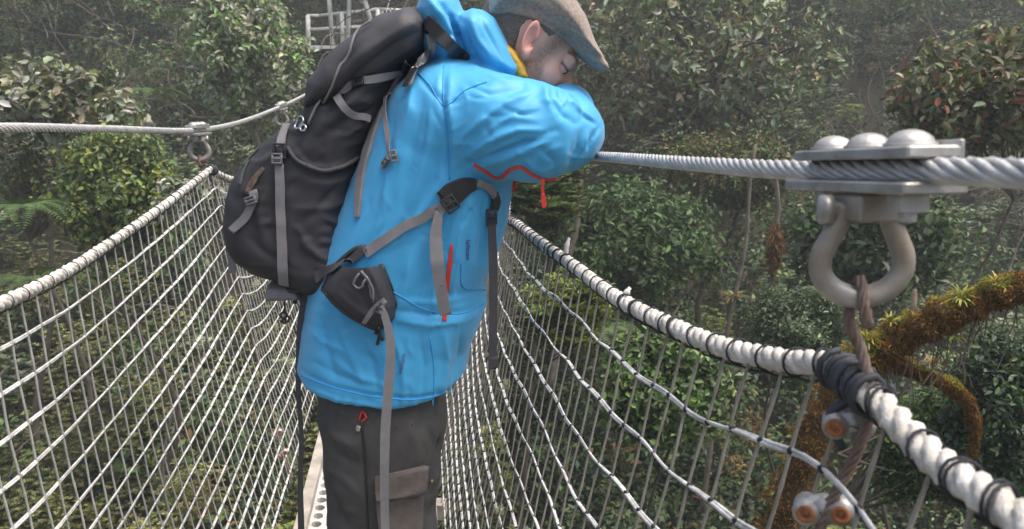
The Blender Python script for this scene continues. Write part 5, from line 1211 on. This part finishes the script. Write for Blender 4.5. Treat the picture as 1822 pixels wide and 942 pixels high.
# ------------------------------------------------------------------ backpack
pack = empty('backpack', W(560, 512), 'large black hiking backpack with grey webbing straps on the man\'s back', 'backpack')
PT = []
def build_pack():
    f = Field(axis([(W(395, 700).x, W(800, 0).x, 0.0048)]), axis([(YM-0.22, YM+0.23, 0.0052)]), axis([(W(0, 530).z, W(0, -10).z, 0.0048)]))
    main = [(742, 100), (716, 140), (700, 185), (682, 230), (662, 280), (648, 330), (640, 390), (642, 430), (655, 450), (690, 470), (676, 492), (630, 510), (590, 520), (556, 512), (520, 494), (470, 478), (440, 456), (422, 425), (416, 385), (422, 340), (436, 300), (468, 262), (512, 225), (548, 205), (562, 160), (600, 150), (660, 110), (700, 90)]
    f.join(f.puff([W(*p) for p in main], YM, 0.075, 0.155, 2.6), 0)
    V, Fc = surface_nets(f.ax, f.ay, f.az, f.phi)
    S = [([(512, 265), (545, 296), (585, 302), (636, 282)], 5, 6), ([(516, 278), (550, 312), (590, 316), (636, 296)], -6, 7), ([(640, 420), (600, 400), (560, 380)], 5, 10), ([(636, 350), (590, 370), (540, 372), (510, 372)], 4.5, 10), ([(630, 440), (580, 420), (530, 420)], -5, 9),
         ([(600, 330), (575, 360), (540, 400)], -4, 10), ([(470, 340), (460, 380), (470, 430)], 5, 11), ([(490, 320), (482, 370), (486, 440)], -5, 9), ([(440, 420), (470, 450), (510, 470)], -4, 8), ([(540, 430), (570, 460), (610, 470)], 6, 10), ([(560, 440), (600, 442), (630, 450)], -6, 8), ([(450, 300), (480, 280), (520, 250)], 4, 9),
         ([(570, 230), (610, 190), (660, 160), (700, 130)], 6, 12), ([(560, 250), (620, 215), (670, 190)], -5, 11), ([(600, 250), (640, 225), (680, 200)], 5, 10), ([(620, 180), (650, 165), (690, 150)], -5, 8), ([(560, 225), (600, 232), (650, 236)], -3, 5), ([(585, 330), (610, 320), (636, 300)], 3, 7), ([(520, 400), (540, 420), (545, 450)], 5, 9), ([(575, 395), (600, 410), (604, 440)], -6, 8), ([(455, 400), (480, 396), (500, 400)], 4, 7), ([(600, 470), (640, 470), (670, 474)], 5, 8), ([(560, 490), (600, 480), (650, 490)], -5, 7)]
    V = folds(V, Fc, S); rs = np.random.default_rng(4); R_ = []
    for i in range(75):
        a = np.array([rs.uniform(440, 700), rs.uniform(150, 500)]); th = rs.choice([rs.normal(-0.6, 0.3), rs.normal(0.3, 0.4)]); L_ = rs.uniform(18, 60); e = np.array([math.cos(th), math.sin(th)])*L_/2; bn = np.array([-e[1], e[0]])*rs.normal(0, 0.25)
        R_.append(([tuple(a-e), tuple(a+bn), tuple(a+e)], rs.choice([-1, 1])*rs.uniform(1.5, 3.6), rs.uniform(4, 8)))
    V = folds(V, Fc, R_); x, y, z = V.T; N = normals(V, Fc)
    V = V+N*(0.0010*np.sin(55*x+40*z+4*np.sin(24*z))*np.sin(38*z-30*x+25*y)+0.0004*np.sin(130*x+80*y)*np.sin(120*z))[:, None]; V = relax(V, Fc, 2, 0.35)
    o = mesh('main_compartment', V, Fc, M['pack'], pack); PT.append(bvh(V, Fc))
    f = Field(axis([(W(530, 300).x, W(800, 0).x, 0.0048)]), axis([(YM-0.22, YM+0.23, 0.0052)]), axis([(W(0, 260).z, W(0, -10).z, 0.0048)]))
    lid = [(764, 28), (776, 46), (768, 78), (750, 104), (716, 126), (672, 156), (626, 184), (592, 200), (566, 200), (556, 186), (566, 140), (590, 104), (622, 78), (650, 52), (690, 28), (735, 14)]
    f.join(f.puff([W(*p) for p in lid], YM, 0.055, 0.168, 2.6), 0)
    V, Fc = surface_nets(f.ax, f.ay, f.az, f.phi)
    V = folds(V, Fc, [([(600, 170), (650, 120), (710, 76), (756, 52)], -6, 8), ([(600, 140), (640, 100), (700, 60), (750, 34)], 6, 12), ([(575, 150), (610, 110), (650, 70)], -4, 8), ([(640, 140), (690, 108), (740, 80)], 5, 8), ([(720, 30), (745, 40), (762, 60)], -3, 5), ([(610, 120), (624, 100), (636, 86)], -5, 6)])
    x, y, z = V.T; N = normals(V, Fc); V = V+N*(0.002*np.sin(60*x+45*z)*np.sin(35*z-33*x+20*y))[:, None]; V = relax(V, Fc, 2, 0.35)
    mesh('lid', V, Fc, M['packlid'], pack); PT.append(bvh(V, Fc))
    # hip-belt wing with its small pocket
    f = Field(axis([(W(555, 800).x, W(725, 0).x, 0.0042)]), axis([(YM-0.27, YM+0.0, 0.0045)]), axis([(W(0, 610).z, W(0, 430).z, 0.0042)]))
    wing = [(574, 516), (586, 488), (612, 458), (642, 440), (664, 444), (678, 468), (692, 500), (704, 540), (703, 566), (690, 584), (668, 586), (640, 574), (612, 556), (592, 538)]
    f.join(f.puff([W(*p, YM-0.2) for p in wing], YM-0.19, 0.03, 0.042, 2.6), 0)
    V, Fc = surface_nets(f.ax, f.ay, f.az, f.phi)
    V = folds(V, Fc, [([(612, 500), (640, 520), (660, 556)], -3, 5), ([(640, 474), (660, 500), (676, 540)], -3, 5), ([(650, 490), (640, 530)], 3, 7), ([(600, 520), (640, 556), (680, 570)], 3, 6)]); V = relax(V, Fc, 2, 0.35)
    wing_o = mesh('hip_belt_wing', V, Fc, M['pack'], pack); PT.append(bvh(V, Fc))
    rim = cordline(wing+[wing[0]], 0.0042, PT[-1:], off=-0.001, Yf=YM-0.19); rim.build('rim', M['buckle'], wing_o)
    return wing_o
wing_o = build_pack()
ALLT = PT+JT+TT
WB, WD, BK, BG = M['web'], M['webd'], M['buckle'], M['buckleg']
def strap(pts, w, m=WB, trees=None, name='strap', parent=pack, **kw):
    return ribbon(pts, w, trees if trees is not None else ALLT, **kw).build(name, m, parent)
def buckle(px, py, w, h, ang=0, m=BK, trees=None, off=0.006, depth=None, parent=pack, bars=2):
    c, r, u, n = local(px, py, trees or ALLT, ang=ang, off=off)
    if depth is not None:
        c = P(px, py, depth); n = Vector((0, -1, 0)); a = math.radians(ang); r = Vector((math.cos(a), 0, -math.sin(a))); u = Vector((math.sin(a), 0, math.cos(a)))
    s = c.y/FPX; w *= s; h *= s; mb = MB(); b = 0.0022
    for q in (-1, 1): mb.box(c+r*(q*(w/2-b)), r, u, n, b*2, h, 0.006, bev=0.0008)
    for k in range(bars+1): mb.box(c+u*(h*(k/bars-0.5)), r, u, n, w, b*1.6, 0.0065, bev=0.0008)
    mb.box(c-n*0.0008, r, u, n, w*0.6, h*0.6, 0.004, bev=0.0008)
    return mb.build('buckle', m, parent)
# grey back-panel edge and shoulder strap
strap([(712, 128), (692, 168), (672, 218), (655, 268), (643, 320), (637, 388)], [15, 22, 28, 27, 20, 9], name='back_panel_edge', off=0.006, thick=0.006)
strap([(762, 32), (784, 66), (806, 86), (836, 104)], [20, 24, 22, 14], m=BK, name='shoulder_strap', off=0.008, thick=0.008, trees=JT)
strap([(768, 62), (772, 84), (758, 108), (742, 136), (732, 160)], [15, 14, 13, 13], name='load_lifter_strap', off=0.012, trees=ALLT)
strap([(744, 130), (737, 146), (729, 162)], [15, 15], m=BK, name='strap_end', off=0.014, trees=ALLT)
buckle(756, 46, 16, 18, 20)
# side straps
strap([(718, 126), (690, 134), (660, 142), (632, 150), (612, 160), (602, 172)], [12, 14, 14, 12], off=0.006)
strap([(603, 174), (612, 190), (630, 204), (656, 212)], [14, 13, 12], off=0.010)
buckle(640, 147, 22, 20, -20)
buckle(604, 175, 16, 7, -10)
strap([(694, 150), (691, 190), (693, 235), (699, 274)], [9, 10, 9], off=0.009, name='hanging_strap', trees=ALLT)
buckle(700, 278, 15, 18, -15, m=BG, off=0.009); buckle(692, 291, 13, 18, 35, m=BG, off=0.008)
mb = cordline([(716, 104), (712, 120), (718, 132), (712, 142)], 0.003, ALLT, off=0.008); mb.build('cord_lock', BK, pack)
cordline([(716, 100), (722, 112), (718, 134)], 0.0016, ALLT, off=0.010).build('cord', BG, pack)
# long bungee cord over the side
cordline([(664, 42), (640, 60), (628, 84), (604, 126), (586, 158), (568, 188), (553, 222)], 0.0022, ALLT, off=0.007).build('bungee_cord', mat('grey_cord', (0.20, 0.19, 0.185), 0.8), pack)
mb = MB()
for px, py, rr in ((543, 218, 0.008), (538, 229, 0.007), (547, 231, 0.0055)):
    c, r, u, n = local(px, py, ALLT, off=0.010); ring = [c+r*rr*math.cos(a)*1.3+u*rr*math.sin(a) for a in np.linspace(0, 2*math.pi, 17)]; mb.tube(ring, 0.0022, 7, caps=False)
mb.build('ring_clip', M['chrome'], pack)
c, r, u, n = local(541, 222, ALLT, off=0.006); mb = MB(); mb.dome(c, n, 0.011, 0.007, 14, 4); mb.build('clip_body', BK, pack)
# stretch pocket edge
cordline([(511, 262), (524, 280), (548, 296), (580, 303), (612, 294), (638, 280)], 0.0045, PT[:1], off=0.002).build('pocket_hem', M['packlid'], pack)
# long vertical strap with buckle
strap([(514, 226), (506, 246), (500, 278)], [18, 17, 15], off=0.008, trees=PT[:1])
buckle(497, 284, 20, 16, 0, m=BG, off=0.012); buckle(499, 268, 24, 24, 0, off=0.009, bars=1)
strap([(499, 292), (500, 340), (501, 390), (503, 440), (505, 480), (508, 506)], [16, 17, 17, 18, 20], off=0.007, trees=PT[:1], Yf=YM-0.09)
# rear pocket straps
strap([(452, 338), (456, 352), (450, 366)], [16, 14], off=0.008, trees=PT[:1], Yf=YM-0.05)
buckle(452, 356, 22, 12, -20, off=0.012, m=BG)
strap([(452, 362), (440, 384), (424, 402), (414, 412)], [14, 15, 14], off=0.008, trees=PT[:1], Yf=YM-0.02)
strap([(418, 340), (414, 380), (411, 430), (414, 486)], [9, 11, 14, 13], depth=[YM-0.03, YM-0.05, YM-0.06, YM-0.06], name='hanging_strap')
for (pts, w_) in (([(434, 296), (446, 280), (462, 264)], 9), ([(428, 330), (434, 306), (444, 286)], 7)):
    strap(pts, w_, m=mat('green_grey_mesh', (0.09, 0.115, 0.10), 0.9, 200, 0.5), name='mesh_panel', off=0.003, trees=PT[:1], Yf=YM-0.02)
strap([(440, 346), (452, 322), (470, 300)], [9, 13, 7], m=mat('tan_camouflage_cloth', (0.20, 0.13, 0.085), 0.9, 90, 0.6, col2=(0.03, 0.03, 0.028)), name='tan_cloth', off=0.003, trees=PT[:1], Yf=YM-0.02)
# base pad, waist belt
f = Field(axis([(W(485, 800).x, W(575, 0).x, 0.004)]), axis([(YM-0.14, YM+0.14, 0.005)]), axis([(W(0, 525).z, W(0, 478).z, 0.004)]))
f.join(f.puff([W(*p) for p in ((500, 484), (552, 486), (562, 514), (500, 516), (494, 506))], YM-0.01, 0.012, 0.11, 3), 0)
V_, F_ = surface_nets(f.ax, f.ay, f.az, f.phi); base_o = mesh('base_pad', V_, F_, M['web'], pack)
cordline([(496, 512), (510, 517), (535, 518), (560, 516)], 0.0045, [], depth=[YM-0.10, YM-0.12, YM-0.12, YM-0.10]).build('rim', BK, base_o)
strap([(560, 494), (600, 478), (640, 452), (652, 440)], [20, 18, 16], m=WD, off=0.007, name='waist_belt')
strap([(650, 452), (680, 430), (720, 404), (760, 382), (790, 366)], [19, 18, 18, 18], off=0.006, name='waist_belt')
strap([(790, 358), (806, 344), (830, 330), (846, 326)], [38, 42, 34, 20], m=BK, off=0.008, thick=0.008, name='shoulder_pad', trees=JT)
buckle(800, 361, 26, 26, -35, off=0.014); strap([(782, 378), (792, 366), (806, 352)], [17, 17], off=0.013, name='waist_belt')
strap([(782, 376), (776, 410), (778, 460), (784, 510), (793, 560)], [14, 22, 24, 22, 22], depth=[1.455, 1.45, 1.44, 1.445, 1.45], name='hanging_strap')
ribbon([(783, 508), (793, 507)], 2, [], depth=[1.438, 1.438], step=3).build('stitching', BG, pack)
strap([(846, 322), (866, 330), (876, 350)], [14, 13], off=0.008, name='chest_strap', trees=JT)
strap([(874, 344), (878, 360), (874, 372)], [14, 20, 18], m=BK, off=0.010, name='buckle', trees=JT, thick=0.006)
dj = hit(JT, 874, 385, 1.5)[0].y-0.012
buckle(875, 386, 20, 24, 0, depth=dj); buckle(874, 399, 18, 7, 0, depth=dj)
strap([(875, 400), (877, 460), (878, 530), (877, 600), (877, 640)], [15, 16, 16, 15], m=WD, depth=[dj, dj-0.005, dj-0.008, dj-0.01], name='hanging_strap', thick=0.002)
strap([(877, 634), (878, 646), (876, 656)], [19, 20, 15], m=WD, depth=[dj-0.010, dj-0.010], name='strap_end', thick=0.005)
# hip-belt pocket details
cordline([(642, 482), (654, 500), (662, 530)], 0.0028, ALLT, off=0.004).build('zip', BG, wing_o)
cordline([(640, 486), (630, 504), (642, 512), (650, 496)], 0.0022, ALLT, off=0.006).build('zip_loop', BG, wing_o)
cordline([(650, 492), (662, 516), (664, 536)], 0.0022, ALLT, off=0.008).build('zip_loop', BG, wing_o)
strap([(684, 532), (670, 544), (656, 562), (648, 574)], [11, 10, 8], m=BG, off=0.009, name='strap', parent=wing_o); buckle(678, 548, 20, 18, 40, off=0.009, parent=wing_o)
cordline([(674, 580), (676, 594), (672, 612)], 0.003, ALLT, off=0.006).build('toggle', BK, wing_o); cordline([(668, 590), (680, 596), (682, 604)], 0.0035, ALLT, off=0.007).build('toggle', BK, wing_o)
dh = hit(ALLT, 690, 560, 1.45)[0].y-0.014
strap([(676, 540), (688, 572), (695, 610), (692, 680), (686, 760), (684, 850), (686, 960), (688, 1010)], [12, 16, 18, 18, 17, 16, 16], depth=[dh, dh-0.004, dh-0.006, dh-0.008, dh, dh], name='long_hanging_strap', twist=0.25)
strap([(545, 520), (537, 570), (532, 640), (531, 700), (536, 770), (534, 860), (536, 960)], [15, 14, 10, 9, 9, 11, 13], m=WD, depth=[1.56, 1.56, 1.55, 1.55], name='long_hanging_strap', twist=0.5)
cordline([(508, 516), (507, 540), (506, 556)], 0.0018, [], depth=[1.56, 1.56]).build('cord', BK, pack)
for rr, a, b in ((0.006, 504, 562), (0.005, 510, 568), (0.004, 505, 572)):
    mb = MB(); c = P(a, b, 1.56); mb.tube([c+Vector((rr*math.cos(t), 0.003*math.sin(2*t), rr*math.sin(t))) for t in np.linspace(0, 2*math.pi, 13)], 0.0022, 6, caps=False); mb.build('cord_knot', BK, pack)
cordline([(528, 516), (527, 528), (524, 540)], 0.0045, [], depth=[1.56, 1.56]).build('toggle', BK, pack)
# ------------------------------------------------------------------ haze
hz = mesh('haze', [(x, y, z) for x in (-162, 162) for y in (-122, 202) for z in (-12, 29)], [(0, 1, 3, 2), (4, 6, 7, 5), (0, 4, 5, 1), (2, 3, 7, 6), (0, 2, 6, 4), (1, 5, 7, 3)], None, None, False)
hm = bpy.data.materials.new('haze'); hm.use_nodes = True; t = hm.node_tree; t.nodes.remove(t.nodes['Principled BSDF'])
vol = t.nodes.new('ShaderNodeVolumePrincipled'); vol.inputs['Color'].default_value = (0.88, 0.94, 0.97, 1); vol.inputs['Density'].default_value = 0.0036; vol.inputs['Anisotropy'].default_value = 0.3
t.links.new(vol.outputs[0], t.nodes['Material Output'].inputs['Volume']); hz.data.materials.append(hm); tag(hz, kind='stuff')
